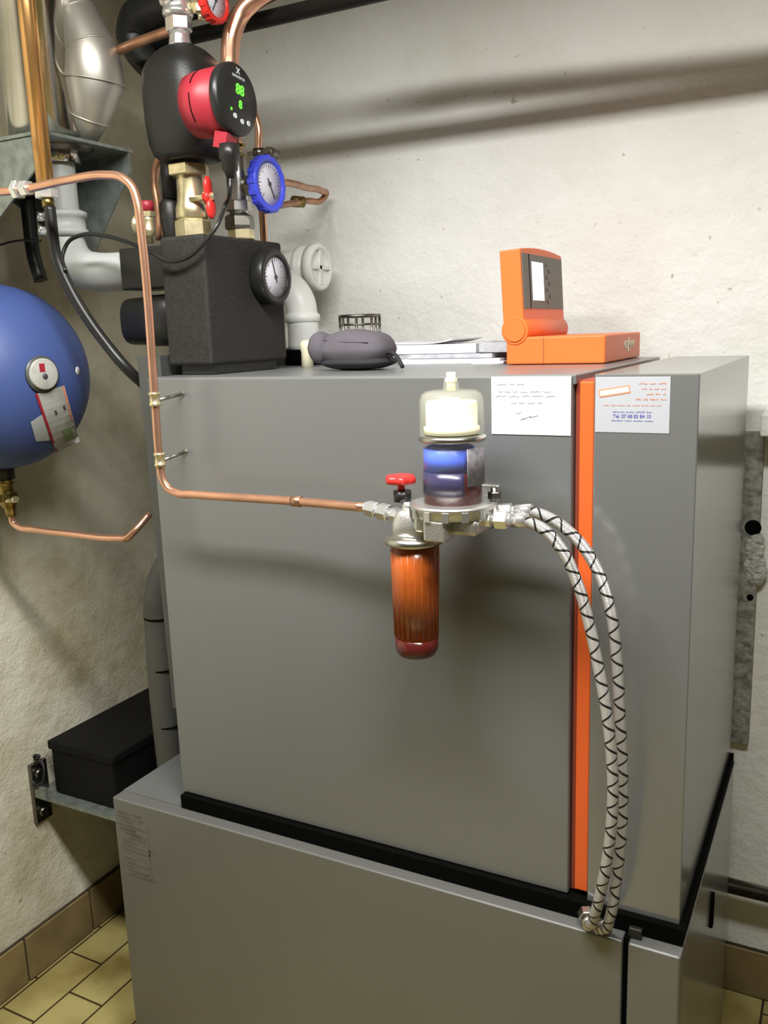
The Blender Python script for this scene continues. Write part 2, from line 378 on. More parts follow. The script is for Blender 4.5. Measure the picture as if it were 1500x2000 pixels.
# ================================================================ LOWER CABINET (hot water tank)
t = thing('water_tank_cabinet', 'low wide grey metal tank cabinet on the tiled floor carrying the boiler', 'cabinet', (.38, .28, FZ))
LX0, LX1, LY0, LY1, LZ = -.149, .918, -.035, .60, .672
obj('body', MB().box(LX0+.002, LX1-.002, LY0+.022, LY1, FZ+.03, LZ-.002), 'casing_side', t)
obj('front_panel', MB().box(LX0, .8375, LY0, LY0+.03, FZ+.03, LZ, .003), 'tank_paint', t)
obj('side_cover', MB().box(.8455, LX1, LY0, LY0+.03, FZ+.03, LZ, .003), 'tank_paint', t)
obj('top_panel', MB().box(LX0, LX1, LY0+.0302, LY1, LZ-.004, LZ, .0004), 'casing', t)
obj('seam', MB().box(.8373, .8457, LY0+.008, LY0+.022, FZ+.03, LZ+.0016), 'gap', t)
obj('rubber_seal', MB().box(.843, .862, LY0+.013, -.0125, LZ-.012, LZ+.016, .002), 'rubber', t)
obj('slot', MB().box(LX1-.004, LX1+.0015, .305, .325, .487, .553, .007), 'gap', t)
for x in (LX0+.06, LX1-.06):
    for y in (LY0+.06, LY1-.06): obj('foot', MB().cyl((x, y, FZ), (x, y, FZ+.03), .025), 'rubber', t)
lb = MB()   # worn marks of an old label, upper left of the front
random.seed(3)
for k in range(15):
    z = .645-.0085*k-(.012 if k > 9 else 0); x0 = -.143+random.random()*.018; w = .03+random.random()*.055
    lb.box(x0, min(x0+w, -.055), LY0-.0004, LY0+.001, z-.0034, z+.0026)
lb.box(-.066, -.0635, LY0-.0004, LY0+.001, .515, .628)
o = obj('worn_label', lb, 'worn', t); o['label'] = 'faded remains of a peeled printed label'

# ================================================================ BOILER (upper cabinet)
t = thing('boiler', 'tall grey metal boiler casing with an orange stripe, standing on the tank cabinet', 'boiler', (.45, .3, .672))
BW, BT, BB, BD = .91, 1.48, .70, .58
obj('plinth', MB().box(.004, .9172, -.011, .578, .6735, BB-.001), 'gap', t)
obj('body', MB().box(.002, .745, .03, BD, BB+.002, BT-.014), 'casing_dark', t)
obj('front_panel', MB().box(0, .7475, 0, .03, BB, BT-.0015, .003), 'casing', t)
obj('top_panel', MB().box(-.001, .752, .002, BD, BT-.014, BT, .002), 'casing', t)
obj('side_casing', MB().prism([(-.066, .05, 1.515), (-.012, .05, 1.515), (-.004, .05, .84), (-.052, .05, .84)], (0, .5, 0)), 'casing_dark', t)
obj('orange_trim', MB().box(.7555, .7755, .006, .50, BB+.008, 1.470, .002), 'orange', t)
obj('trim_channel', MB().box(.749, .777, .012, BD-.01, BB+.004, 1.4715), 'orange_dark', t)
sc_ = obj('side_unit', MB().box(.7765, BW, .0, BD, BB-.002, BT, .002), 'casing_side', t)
st = obj('contact_sticker', MB().box(.7785, .8745, -.0006, .0005, 1.4035, 1.4765), 'sticker', t)
X, Z = (1, 0, 0), (0, 0, 1)
lg = MB(); q = math.radians(9); ra = V((math.cos(q), 0, math.sin(q))); rb = V((-math.sin(q), 0, math.cos(q)))
lg.obox((.8035, -.0008, 1.4575), ra, rb, (0, 1, 0), .0205, .0052, .0002); obj('logo_frame', lg, 'ink_pink', st)
lg = MB().obox((.8035, -.0011, 1.4575), ra, rb, (0, 1, 0), .0190, .0033, .0002); obj('logo_band', lg, 'cream', st)
def scrib(cx, cz, w, h, y, n, seed, mb, slant=0.):
    """one line of unreadable small print: short letter strokes with word gaps"""
    rnd = random.Random(seed); x = cx-w/2
    while x < cx+w/2:
        wl = rnd.uniform(.12, .3)*w; e = min(x+wl, cx+w/2)
        while x < e:
            hh = h*rnd.choice((.6, .6, 1.)); zz = cz+(x-cx)*slant
            mb.box(x, x+h*.22, y-.0003, y, zz-h*.3, zz-h*.3+hh)
            mb.box(x, x+h*.5, y-.0003, y, zz-h*.3+rnd.choice((0, .5))*hh, zz-h*.3+rnd.choice((.1, .2))*hh+h*.12)
            x += h*.72
        x += h*.8
a_ = MB()
for i, (cx, w) in enumerate(((.8525, .034), (.854, .030), (.857, .023), (.851, .038))): scrib(cx, 1.4675-.0068*i, w, .0030, -.0006, 0, i, a_)
scrib(.8065, 1.4392, .034, .0022, -.0006, 0, 9, a_); scrib(.8455, 1.4392, .036, .0022, -.0006, 0, 10, a_)
obj('orange_print', a_, 'ink_pink', st)
a_ = MB(); scrib(.827, 1.4305, .05, .0024, -.0006, 0, 20, a_); scrib(.827, 1.4190, .054, .0022, -.0006, 0, 22, a_); obj('blue_print', a_, 'ink_blue', st)
text('Tel. 07 68 83 84 10', .0062, (.8265, -.0008, 1.4250), X, Z, 'ink_blue', st, 'phone_number', bold=.00012)
# handwritten note
t = thing('note', 'white paper note with faint handwriting taped to the front, left of the orange stripe', 'note', (.69, 0, 1.3975))
obj('sheet', MB().box(.6318, .7455, -.0012, -.0002, 1.3975, 1.4775), 'white', t)
a_ = MB()
def hand(x0, x1, z, seed, amp=.0011):
    rnd = random.Random(seed); pts = []; x = x0
    while x < x1:
        seg = []; e = min(x+rnd.uniform(.006, .016), x1)
        while x < e: seg.append((x, -.0015, z+rnd.uniform(-amp, amp*1.3))); x += .0011
        if len(seg) > 2: a_.tube(seg, .00034, 5, 2)
        x += .0028
for s_, (x0, x1, z) in enumerate(((.640, .682, 1.4665), (.642, .722, 1.4565), (.638, .730, 1.4505), (.661, .706, 1.4410), (.668, .679, 1.4275))): hand(x0, x1, z, s_)
obj('handwriting', a_, 'ink', t); a_ = MB()
a_.tube([(.674, -.0015, 1.4175), (.680, -.0015, 1.4205), (.678, -.0015, 1.4190), (.690, -.0015, 1.4235), (.688, -.0015, 1.422), (.700, -.0015, 1.4245)], .00036, 5, 5)
obj('signature', a_, 'ink', t)

# ================================================================ OIL DE-AERATOR + FILTER
FY = -.09
t = thing('oil_filter', 'oil filter with clear dome, blue float and hanging orange cup on the boiler front', 'filter', (.60, -.0, 1.09))
cx = .609
obj('mounting_arm', MB().box(cx-.02, cx+.02, FY+.03, -.001, 1.288, 1.312, .003).box(cx-.035, cx+.035, -.008, -.0005, 1.272, 1.325, .003), 'alu', t)
b = MB().lathe((cx, FY, 1.296), (0, 0, 1), [(0, .044), (.002, .056), (.002, .056), (.012, .058), (.012, .058), (.0155, .060), (.0175, .060), (.0195, .056), (.0195, .056), (.0195, .043), (.0195, .043)], 48)
for k in range(14):
    tt = 2*PI*k/14; d = V((math.cos(tt), math.sin(tt), 0)); b.obox(V((cx, FY, 1.3035))+d*.0575, d, V((-d.y, d.x, 0)), (0, 0, 1), .0025, .0045, .0065)
obj('flange', b, 'alu', t)
b = MB().box(cx-.045, cx+.048, FY-.035, FY+.035, 1.276, 1.298, .006).box(cx-.02, cx+.012, FY-.056, FY-.02, 1.270, 1.298, .003)
obj('head_casting', b, 'alu', t)
# bowl
obj('oil_level', MB().lathe((cx, FY, 1.3155), (0, 0, 1), [(0, .0395), (0, .0395), (.043, .0395), (.043, .0395)], 40), 'oil', t)
obj('float', MB().lathe((cx-.002, FY-.004, 1.3590), (0, 0, 1), [(0, .0355), (0, .0355), (.030, .0355), (.030, .0355), (.033, .030), (.033, .030)], 40), 'float', t)
bw = MB()   # dark wrap on the lower half of the bowl, front side
def arc(cx, cy, r, z0, z1, a0, a1, mb, n=16, th=.0006):
    vs = []; 
    for i in range(n+1):
        a = math.radians(a0+(a1-a0)*i/n)
        for rr in (r, r+th):
            for z in (z0, z1): vs.append((cx+rr*math.cos(a), cy+rr*math.sin(a), z))
    fs = []
    for i in range(n):
        o = i*4; fs += [(o+2, o+3, o+7, o+6), (o+0, o+4, o+5, o+1), (o+1, o+5, o+7, o+3), (o, o+2, o+6, o+4)]
    fs += [(0, 1, 3, 2), (n*4, n*4+2, n*4+3, n*4+1)]; mb.add(vs, fs, True)
arc(cx, FY, .0397, 1.328, 1.359, 207, 316, bw); obj('float_lower', bw, 'float_dark', t)
bw = MB(); arc(cx, FY, .0432, 1.3415, 1.391, 319, 372, bw); obj('label_strip', bw, 'label_grey', t)
obj('clear_bowl', MB().lathe((cx, FY, 1.3150), (0, 0, 1), [(0, .0425), (.084, .0425), (.084, .0425), (.084, .0410), (.084, .0410), (0, .0410)], 48), 'glass_bowl', t)
obj('collar', MB().lathe((cx, FY, 1.3985), (0, 0, 1), [(0, .0435), (.0015, .0455), (.006, .0455), (.0078, .0435), (.0078, .0435), (.0078, .030)], 48), 'steel', t)
obj('inner_cap', MB().lathe((cx, FY, 1.4085), (0, 0, 1), [(0, .0375), (0, .0375), (.009, .0375), (.009, .0345), (.009, .0345), (.040, .0345), (.043, .0325), (.043, .0325), (.043, .012), (.043, .012), (.047, .010), (.047, .010), (.047, 0)], 40), 'cream', t)
hd = MB().lathe((cx, FY, 1.4065), (0, 0, 1), [(0, .0435), (.045, .0432), (.054, .0405), (.0585, .034), (.0600, .024), (.0600, .011), (.0600, .011), (.070, .010), (.070, .010), (.0705, 0)], 48)
hd.lathe((cx, FY, 1.4065), (0, 0, 1), [(0, .0420), (.045, .0417), (.053, .0391), (.0570, .033), (.0585, .023), (.0585, 0)], 48)
obj('clear_hood', hd, 'glass', t)
obj('vent_nipple', MB().hexn((cx, FY, 1.4765), (cx, FY, 1.4815), .0085).cyl((cx, FY, 1.465), (cx, FY, 1.489), .006), 'cream', t)
obj('bleed_screw', MB().cyl((cx+.052, FY+.02, 1.31), (cx+.052, FY+.02, 1.334), .005).hexn((cx+.052, FY+.02, 1.318), (cx+.052, FY+.02, 1.328), .009), 'steel_dark', t)
# filter side
fx = .548
b = MB().lathe((fx, FY, 1.262), (0, 0, 1), [(0, .020), (.004, .028), (.020, .026), (.034, .022), (.040, .018), (.040, .018)], 24, True, 4.).box(fx, cx-.03, FY-.014, FY+.014, 1.284, 1.302, .003)
b.cyl((fx-.004, FY, 1.296), (fx-.004, FY, 1.312), .012)
obj('filter_head', b, 'alu', t)
obj('cap_ring', MB().lathe((fx, FY, 1.250), (0, 0, 1), [(0, .034), (.003, .041), (.009, .042), (.013, .038), (.017, .030), (.017, .030)], 32), 'steel', t)
b = MB().lathe((fx+.001, FY, 1.250), (-.006, 0, -1), [(0, .0345), (.05, .034), (.135, .031), (.135, .031)], 32)
obj('filter_cup', b, 'cup', t)
obj('cup_base', MB().lathe(V((fx+.001, FY, 1.250))+V((-.006, 0, -1)).normalized()*.135, (-.006, 0, -1), [(0, .0315), (0, .0315), (.018, .0308), (.026, .027), (.028, .020), (.028, .020)], 32), 'oil', t)
rb_ = MB()
for k in range(22):
    a = 2*PI*k/22; p = V((fx+.001, FY, 1.245))+V((math.cos(a), math.sin(a), 0))*.0342; rb_.cyl(p, p+V((-.0008-.0026*math.cos(a), -.0026*math.sin(a), -.127)), .0008, n=5)
obj('cup_ribs', rb_, 'cup', t)
obj('valve_collar', MB().cyl((fx-.016, FY, 1.311), (fx-.016, FY, 1.326), .0125), 'rubber', t)
kb = MB(); n = 48; prof = [(0, .008), (0, .012), (.002, .020), (.007, .0215), (.012, .019), (.0135, .012), (.0135, .012)]
o0 = len(kb.v); vs = []; fs = []
for (h, r) in prof:
    for k in range(n):
        a = 2*PI*k/n; rr = r*(1+.10*math.cos(6*a)*(1 if r > .015 else 0)); vs.append((fx-.018+rr*math.cos(a), FY+rr*math.sin(a), 1.335+h))
for i in range(len(prof)-1):
    for k in range(n): fs.append((i*n+k, i*n+(k+1) % n, (i+1)*n+(k+1) % n, (i+1)*n+k))
kb.add(vs, fs, True); kb.add(vs[-n:], [list(range(n))]); kb.cyl((fx-.017, FY, 1.324), (fx-.018, FY, 1.337), .005)
obj('red_knob', kb, 'red_bright', t)
p0 = V((.468, -.08, 1.2955)); p1 = V((.530, -.088, 1.2885))
b = MB(); L = lambda u: p0.lerp(p1, u)
b.hexn(L(0), L(.28), .0115).cyl(L(.28), L(.36), .008).hexn(L(.36), L(.62), .0125).cyl(L(.62), L(1), .0085).hexn(L(.74), L(.9), .011)
obj('compression_fitting', b, 'chrome', t)
# ---------------------------------------------------------------- braided hoses
def hose(label, pts, fit, endfit):
    t = thing('braided_hose', label, 'hose', pts[-1], 'braided oil hoses')
    P = [V(p) for p in pts]
    obj('braid', MB().tube(P, .0077, 16, 8), 'braid', t)
    f = MB(); a, c = V(fit[0]), V(fit[1]); L = lambda u: a.lerp(c, u)
    f.hexn(L(0), L(.22), .0105).cyl(L(.22), L(.3), .007).hexn(L(.3), L(.58), .013).cyl(L(.58), L(.66), .008).cyl(L(.66), L(1), .0098)
    obj('hose_fitting', f, 'chrome', t)
    e = MB(); a, c = V(endfit[0]), V(endfit[1]); e.cyl(a, a.lerp(c, .5), .0095); e.hexn(a.lerp(c, .5), c, .012)
    obj('end_fitting', e, 'steel', t)
# the hoses hang down, then turn back into the gap between the cabinets
hA = [W(1030, 997, 1, -.066), W(1065, 1008, 1, -.064), W(1120, 1046, 1, -.062), W(1165, 1110, 1, -.06), W(1192, 1190, 1, -.058), W(1205, 1290, 1, -.056), W(1211, 1400, 1, -.056), W(1216, 1500, 1, -.056), W(1215, 1610, 1, -.056), W(1205, 1710, 1, -.056), W(1192, 1790, 1, -.052), W(1184, 1812, 1, -.044), W(1172, 1815, 1, -.030)]
hose('silver braided hose with the wider arc, farther right in the pair', hA, (W(945, 1003, 1, -.068), W(1040, 998, 1, -.066)), (hA[-2], W(1160, 1806, 1, -.0145)))
hB = [W(1020, 1015, 1, -.094), W(1060, 1033, 1, -.092), W(1098, 1075, 1, -.088), W(1128, 1140, 1, -.082), W(1150, 1215, 1, -.078), W(1168, 1300, 1, -.076), W(1183, 1380, 1, -.076), W(1194, 1470, 1, -.076), W(1197, 1560, 1, -.076), W(1190, 1650, 1, -.074), W(1176, 1730, 1, -.070), W(1162, 1785, 1, -.060), W(1154, 1806, 1, -.046), W(1149, 1800, 1, -.026)]
hose('silver braided hose with the tighter inner arc, nearer the orange cup', hB, (W(940, 1013, 1, -.094), W(1030, 1017, 1, -.094)), (W(1151, 1808, 1, -.040), W(1143, 1780, 1, -.0145)))
# ---------------------------------------------------------------- copper oil line with clamps
cy_ = -.07
t = thing('oil_pipe', 'thin copper pipe bent down the boiler left edge and along to the filter', 'pipe', (.1, cy_, 1.29))
q = lambda x, y, yy=cy_: W(x, y, 1, yy)
obj('pipe', MB().tube([q(-60, 378), q(45, 370), q(130, 352), q(205, 342), q(238, 347), q(258, 365), q(268, 395), V((.077, cy_, 1.72)), V((.0765, cy_, 1.45)), V((.0755, cy_, 1.345)), V((.0775, cy_, 1.322)), V((.087, cy_, 1.304)), V((.107, cy_, 1.2955)), V((.14, cy_, 1.2950)), V((.34, cy_, 1.2955)), V((.473, -.08, 1.2955))], .0068, 16, 6), 'copper', t)
b = MB(); b.cyl((.333, cy_, 1.2955), (.350, cy_, 1.2955), .0082); obj('sleeve', b, 'copper_old', t)
b = MB(); b.hexn(q(30, 371), q(40, 370), .016).hexn(q(44, 369), q(58, 367), .013); obj('union_nut', b, 'chrome', t)
for i, (z, lab) in enumerate(((1.449, 'brass pipe clamp with steel screw holding the copper pipe, the upper of two'), (1.350, 'brass pipe clamp with steel screw holding the copper pipe, the lower of two'))):
    tc_ = thing('pipe_clamp', lab, 'clamp', (.076, 0, z), 'brass pipe clamps on the boiler edge')
    obj('clamp_ring', MB().lathe((.0762, cy_, z-.011), (0, 0, 1), [(0, .0072), (0, .0095), (.004, .0095), (.005, .0082), (.017, .0082), (.018, .0095), (.022, .0095), (.022, .0072)], 20), 'brass', tc_)
    sx = .068 if i == 0 else .065
    obj('screw', MB().cyl((.078, cy_+.008, z-.002), (sx+.006, 0, z+.003), .0030).cyl((sx+.0065, -.003, z+.0029), (sx+.006, 0, z+.003), .0052), 'steel', tc_)

# ================================================================ ORANGE CONTROL UNIT
t = thing('control_unit', 'orange folding boiler control unit with lit white screen on top of the boiler', 'control unit', (.62, .42, BT))
x0, x1, y0, y1 = .545, .716, .30, .570
obj('base', MB().box(x0, x1, y0, y1, BT+.001, 1.5275, .003), 'orange_plastic', t)
obj('base_seam', MB().box(x0+.066, x0+.0672, y0-.0004, y0+.002, BT+.004, 1.5255), 'orange_dark', t)
sub = thing  # noqa
hz, hx, hr = 1.5385, x0+.016, .0240
obj('hinge', MB().lathe((hx, y0-.002, hz), (0, 1, 0), [(0, hr-.001), (.001, hr), (.24, hr), (.243, hr-.003), (.243, hr-.003)], 40), 'orange_plastic', t)
obj('hinge_ring', MB().lathe((hx, y0-.0045, hz), (0, 1, 0), [(0, .0185), (0, .0185), (.003, .0195), (.003, .0195)], 36), 'orange_plastic', t)
ang = math.radians(-3); lu = V((math.sin(ang), 0, math.cos(ang))); ln = V((lu.z, 0, -lu.x))
def lidp(a, y, h): return V((hx, y, hz))+ln*a+lu*h
b = MB(); poly = []
H0, H1 = .0, .141
ysn = 14
for k in range(ysn+1):
    yy = y0+.002+(y1-.03-y0)*k/ysn; u_ = k/ysn; poly.append(lidp(-.0215, yy, H1-.006*(2*u_-1)**2))
poly = [lidp(-.0215, y0+.002, H0)]+poly+[lidp(-.0215, y1-.028, H0)]
b.prism(poly, ln*.037); lid = obj('lid', b, 'orange_plastic', t, bevel=.002)
b = MB(); b.prism([lidp(.0158, y0+.006, .036), lidp(.0158, y1-.034, .036), lidp(.0158, y1-.034, .128), lidp(.0158, y0+.006, .128)], ln*.0012)
pn = obj('display_panel', b, 'ctrl_grey', t)
def pl(a0, a1, h0, h1, d0, d1):
    return MB().prism([lidp(.0170+d0, y0+a0, h0), lidp(.0170+d0, y0+a1, h0), lidp(.0170+d0, y0+a1, h1), lidp(.0170+d0, y0+a0, h1)], ln*(d1-d0))
obj('screen', pl(.055, .118, .050, .116, -.0002, .0006), 'screen', pn)
obj('divider', pl(.040, .043, .036, .128, -.0002, .0004), 'gap', pn)
for k in range(7):
    a_m = MB(); cc = lidp(.017, y0+.140+.014*(k % 2), .114-.011*k); a_m.lathe(cc, ln, [(0, .0038), (.0014, .0034), (.0014, .0034)], 14); obj('button', a_m, 'casing_dark', pn)
obj('status_light', MB().lathe(lidp(.017, y0+.142, .048), ln, [(0, .004), (.0015, .003)], 14), 'red', pn)
lgp = V((x1+.0004, y0+.175, 1.507))
text('VIESSMANN', .0175, lgp, (0, 1, 0), Z, 'cream', t, 'logo_lettering', bold=.0005, sx=.95)
lg = MB()
for s_ in (-1, 1): lg.tube([lgp+V((0, -.004*s_-.006, -.0135*s_ if 0 else -.013)), lgp+V((0, -.006, 0)), lgp+V((0, -.002, .013))], .0009, 6, 3)
lg.box(x1+.0002, x1+.0012, lgp.y-.0062, lgp.y-.0046, lgp.z-.0125, lgp.z+.0125); obj('logo_mark', lg, 'cream', t)

# ================================================================ THINGS ON THE BOILER TOP
# pouch
t = thing('pouch', 'dark grey zipped fabric pouch lying on the boiler top in front of the papers', 'pouch', (.29, .20, BT))
def pshape(p):
    e = 3.3
    s_ = (abs(p.x)**e+abs(p.y)**e+abs(p.z)**e)**(-1/e); p = p*s_
    z = p.z; w = 1-.16*max(z, 0)-.28*max(-z-.1, 0)
    return V((p.x*w, p.y*w, z+.05*math.sin(5*p.x+2)*(z > 0)))
pc = V((.308, .195, BT+.0355))
obj('bag', MB().sphere(pc, .068, .048, .0335, 40, 24, pshape), 'pouch', t)
obj('base_panel', MB().sphere(pc-V((-.003, 0, .0220)), .066, .0475, .0130, 36, 14, pshape), 'pouch_dark', t)
obj('side_pocket', MB().sphere(pc+V((-.060, -.02, .004)), .019, .028, .0270, 24, 14, pshape), 'pouch', t)
obj('zip', MB().tube([pc+V((-.055, -.035, .019)), pc+V((0, -.045, .014)), pc+V((.045, -.042, .012))], .0008, 6, 5), 'pouch', t)
obj('strap', MB().tube([pc+V((.062, -.01, -.008)), pc+V((.078, -.02, -.006)), pc+V((.092, -.03, -.012)), pc+V((.108, -.04, -.030))], .0036, 8, 4), 'pouch_dark', t)
# wire cage
t = thing('wire_holder', 'small round dark wire holder standing behind the grey pouch', 'holder', (.19, .42, BT))
wc = V((.190, .42, BT)); R_ = .0405
for k in range(6):
    z = .014+.0165*k; z = min(z, .097)
    ring = [wc+V((R_*math.cos(a), R_*math.sin(a), z)) for a in [2*PI*i/28 for i in range(29)]]
    obj('ring', MB().tube(ring, .0034 if k == 5 else .0022, 6, 1), 'steel_dark', t)
for k in range(8):
    a = 2*PI*k/8+.35; p = wc+V((R_*math.cos(a), R_*math.sin(a), 0)); obj('upright', MB().cyl(p, p+V((0, 0, .098)), .0027, n=8), 'steel_dark', t)
# papers and leaflets
def sheet(name, label, cx, cy, z, w, d, th, rz, m, curl=.0, cat='papers', grp='papers on the boiler top'):
    b = MB(); nx = 10; vs = []; fs = []
    for layer in (0, 1):
        for i in range(nx+1):
            u_ = i/nx-.5
            for v_ in (-.5, .5):
                x = u_*w; yv = v_*d; zz = z+layer*th+curl*(2*abs(u_))**3*(1 if u_ > 0 else .4)
                vs.append((cx+x*math.cos(rz)-yv*math.sin(rz), cy+x*math.sin(rz)+yv*math.cos(rz), zz))
    n = 2*(nx+1)
    for i in range(nx):
        a = 2*i; fs += [(a, a+1, a+3, a+2), (n+a, n+a+2, n+a+3, n+a+1), (a, a+2, n+a+2, n+a), (a+1, n+a+1, n+a+3, a+3)]
    fs += [(0, n, n+1, 1), (2*nx, 2*nx+1, n+2*nx+1, n+2*nx)]
    b.add(vs, fs); o = obj(name, b, m); tag(o, label, cat, grp); return o
sheet('leaflet', 'white leaflet lying flat at the bottom of the paper pile', .400, .45, BT+.0005, .20, .15, .009, .05, 'white')
sheet('brochure', 'grey brochure in the middle of the paper pile', .385, .47, BT+.0105, .21, .15, .008, -.06, 'paper_grey')
sheet('manual', 'thick white manual near the top of the paper pile', .350, .48, BT+.0195, .19, .16, .017, .03, 'white', 0)
sheet('folded_sheet', 'loose white sheet with lifted edge topmost on the manual', .325, .49, BT+.0375, .15, .13, .0015, -.1, 'white', .008)
sheet('plastic_sleeve', 'crumpled pale grey sleeve of papers beside the orange control unit', .495, .455, BT+.0200, .085, .13, .018, .12, 'paper_grey', .004)
sheet('card', 'small pale card lying by the foot of the control unit', .488, .375, BT+.0002, .060, .05, .004, .1, 'white', .001, 'card', None)
# small white cap
t = tag(obj('plug_cap', MB().lathe((.118, .33, BT), (0, 0, 1), [(0, .012), (0, .012), (.03, .0115), (.036, .014), (.046, .0145), (.052, .010), (.0535, 0)], 24), 'cream'), 'small cream coloured cap standing left of the grey pouch', 'cap')

# ---------------------------------------------------------------- white vent pipe
t = thing('vent_pipe', 'white plastic elbow pipe rising from the boiler top behind the black block', 'pipe', (.035, .45, BT))
vx, vy = W(594, 690, 1, .45).x, .45
obj('base_ring', MB().cyl((vx, vy, BT), (vx, vy, BT+.033), .040, n=32), 'gap', t)
obj('pipe', MB().tube([(vx, vy, BT+.03), (vx, vy, BT+.105), (vx-.004, vy, BT+.130), (vx-.020, vy, BT+.155), (vx-.045, vy, BT+.172), (vx-.09, vy+.01, BT+.185)], .033, 28, 6), 'white_plastic', t)
obj('socket_collar', MB().lathe((vx, vy, BT+.088), (0, 0, 1), [(0, .033), (.003, .0375), (.016, .0375), (.02, .033)], 32), 'white_plastic', t)
# white capped fitting on the wall
wp = W(628, 522, 1, .60)
t = thing('capped_pipe_stub', 'white round pipe end cap sticking out near the back wall above the vent pipe', 'pipe cap', wp)
obj('stub', MB().cyl(wp-V((.14, 0, 0)), wp-V((.02, 0, 0)), .042, n=32), 'white_plastic', t)
obj('collar', MB().lathe(wp-V((.055, 0, 0)), (1, 0, 0), [(0, .044), (.003, .050), (.014, .050), (.017, .044)], 36), 'white_plastic', t)
obj('cap', MB().lathe(wp-V((.022, 0, 0)), (1, 0, 0), [(0, .052), (0, .052), (.018, .052), (.022, .048), (.022, .048), (.022, .040), (.022, .040), (.015, .038), (.015, .012), (.020, .010), (.020, 0)], 40), 'white_plastic', t)
obj('cap_ribs', MB().box(wp.x-.010, wp.x-.001, wp.y-.038, wp.y+.038, wp.z-.004, wp.z+.004).box(wp.x-.010, wp.x-.001, wp.y-.004, wp.y+.004, wp.z-.038, wp.z+.038), 'white_plastic', t)
obj('wall_arm', MB().cyl(wp-V((.12, 0, 0)), V((wp.x-.12, YB, wp.z)), .036, n=24), 'white_plastic', t)

# ================================================================ BLACK INSULATED BLOCK
t = thing('insulated_manifold', 'black foam insulated block with a round black pressure gauge on the boiler top', 'pipe insulation block', (.045, .17, BT))
ix0, ix1, iy0, iy1, iz0, iz1 = -.002, .095, .06, .295, 1.497, 1.717
obj('foam_block', MB().box(ix0, ix1, iy0, iy1, iz0, iz1, .006), 'foam', t)
obj('base', MB().box(ix0+.018, ix1-.006, iy0+.012, iy1-.03, BT, iz0+.004, .002), 'foam2', t)
g = V((ix1+.028, .232, 1.650))
dial(g.x, g.y, g.z, .050, .029, 'rubber', t, needle_ang=.3, rimr=.26)
fl = MB(); 
for (px_, py_, h_) in ((269, 527, .040), ):
    c0 = W(px_, py_, 1, .13); fl.box(ix0-.12, ix0-.002, .085, .165, 1.634, 1.708, .005)
obj('upper_pipe_sleeve', fl, 'foam2', t)
obj('lower_pipe_sleeve', MB().lathe((ix0-.135, .13, 1.578), (1, 0, 0), [(0, .036), (.004, .043), (.060, .045), (.062, .047), (.110, .047), (.114, .044), (.134, .044), (.134, .044)], 30, True, 3.), 'foam2', t)

# ---------------------------------------------------------------- pump
py_ = .13
t = thing('circulation_pump', 'circulation pump with black insulation shell and red motor above the black block', 'pump', (.02, py_, 1.80))
pc = W(364, 205, 1, py_); px0 = pc.x
zz = lambda y_: W(360, y_, 1, py_).z
obj('shell', MB().lathe((px0, py_, zz(318)), (0, 0, 1), [(0, .026), (0, .044), (zz(308)-zz(318), .053), (zz(285)-zz(318), .059), (zz(240)-zz(318), .0625), (zz(180)-zz(318), .0630), (zz(145)-zz(318), .0615), (zz(125)-zz(318), .054), (zz(108)-zz(318), .043), (zz(97)-zz(318), .033), (zz(92)-zz(318), .026), (zz(92)-zz(318), .0)], 44, True, 3.6, rot=.0), 'foam2', t)
my = py_-.062; mz = W(430, 200, 1, my).z; mx0 = W(385, 205, 1, my).x; mx1 = W(441, 195, 1, my).x-.004
hz_ = W(465, 195, 1, py_)
obj('motor_housing', MB().lathe((mx0, my, mz), (1, 0, 0), [(0, .049), (.02, .052), (mx1-mx0+.013, .0525), (mx1-mx0+.013, .0525)], 44), 'red', t)
sl = MB()
for a0, a1 in ((110, 160), (175, 225), (240, 275)):
    a_l = [(mx0+.026, my-.0522*math.sin(math.radians(a)), mz-.0522*math.cos(math.radians(a))) for a in range(a0-60, a1-60, 6)]
    sl.tube(a_l, .0011, 5, 1)
obj('motor_grooves', sl, 'gap', t)
hx_ = mx1+.012
hd = obj('control_head', MB().lathe((hx_, my, mz), (1, 0, 0), [(0, .053), (0, .053), (.002, .0555), (.012, .0555), (.016, .0515), (.016, .0515), (.0165, 0)], 48), 'rubber', t)
fxh = hx_+.0168
text('88', .022, (fxh, my+.006, mz+.014), (0, 1, -.1), (0, .1, 1), 'green_led', hd, 'display_digits', bold=.0006)
text('8', .017, (fxh, my+.005, mz-.008), (0, 1, -.1), (0, .1, 1), 'green_led', hd, 'display_symbol', bold=.0006)
text('GRUNDFOS', .0062, (fxh, my+.004, mz+.033), (0, 1, -.1), (0, .1, 1), 'button', hd, 'brand_lettering')
text('X', .012, (fxh, my+.004, mz+.042), (0, 1, -.1), (0, .1, 1), 'button', hd, 'brand_mark', bold=.0005)
obj('small_led', MB().cyl((fxh-.0002, my-.020, mz-.018), (fxh+.0004, my-.020, mz-.018), .0025, n=10), 'green_led', hd)
for k, (dy, dz) in enumerate(((-.012, -.027), (.006, -.033), (.023, -.033))):
    obj('button', MB().cyl((fxh-.0002, my+dy, mz+dz), (fxh+.0012, my+dy, mz+dz), .0042, n=16), 'button', hd)
pz = W(440, 275, 1, my-.01)
obj('plug_holder', MB().obox(pz, (1, 0, -.25), (0, 1, 0), (.25, 0, 1), .012, .014, .012), 'red', t)
pl_ = V((pz.x+.004, my-.01, pz.z))
obj('plug', MB().lathe(pl_+V((.002, 0, -.006)), (0, 0, -1), [(0, .0155), (.022, .0155), (.026, .012), (.040, .0115), (.042, .009), (.052, .006), (.052, .006)], 16, True, 3.), 'rubber', t)
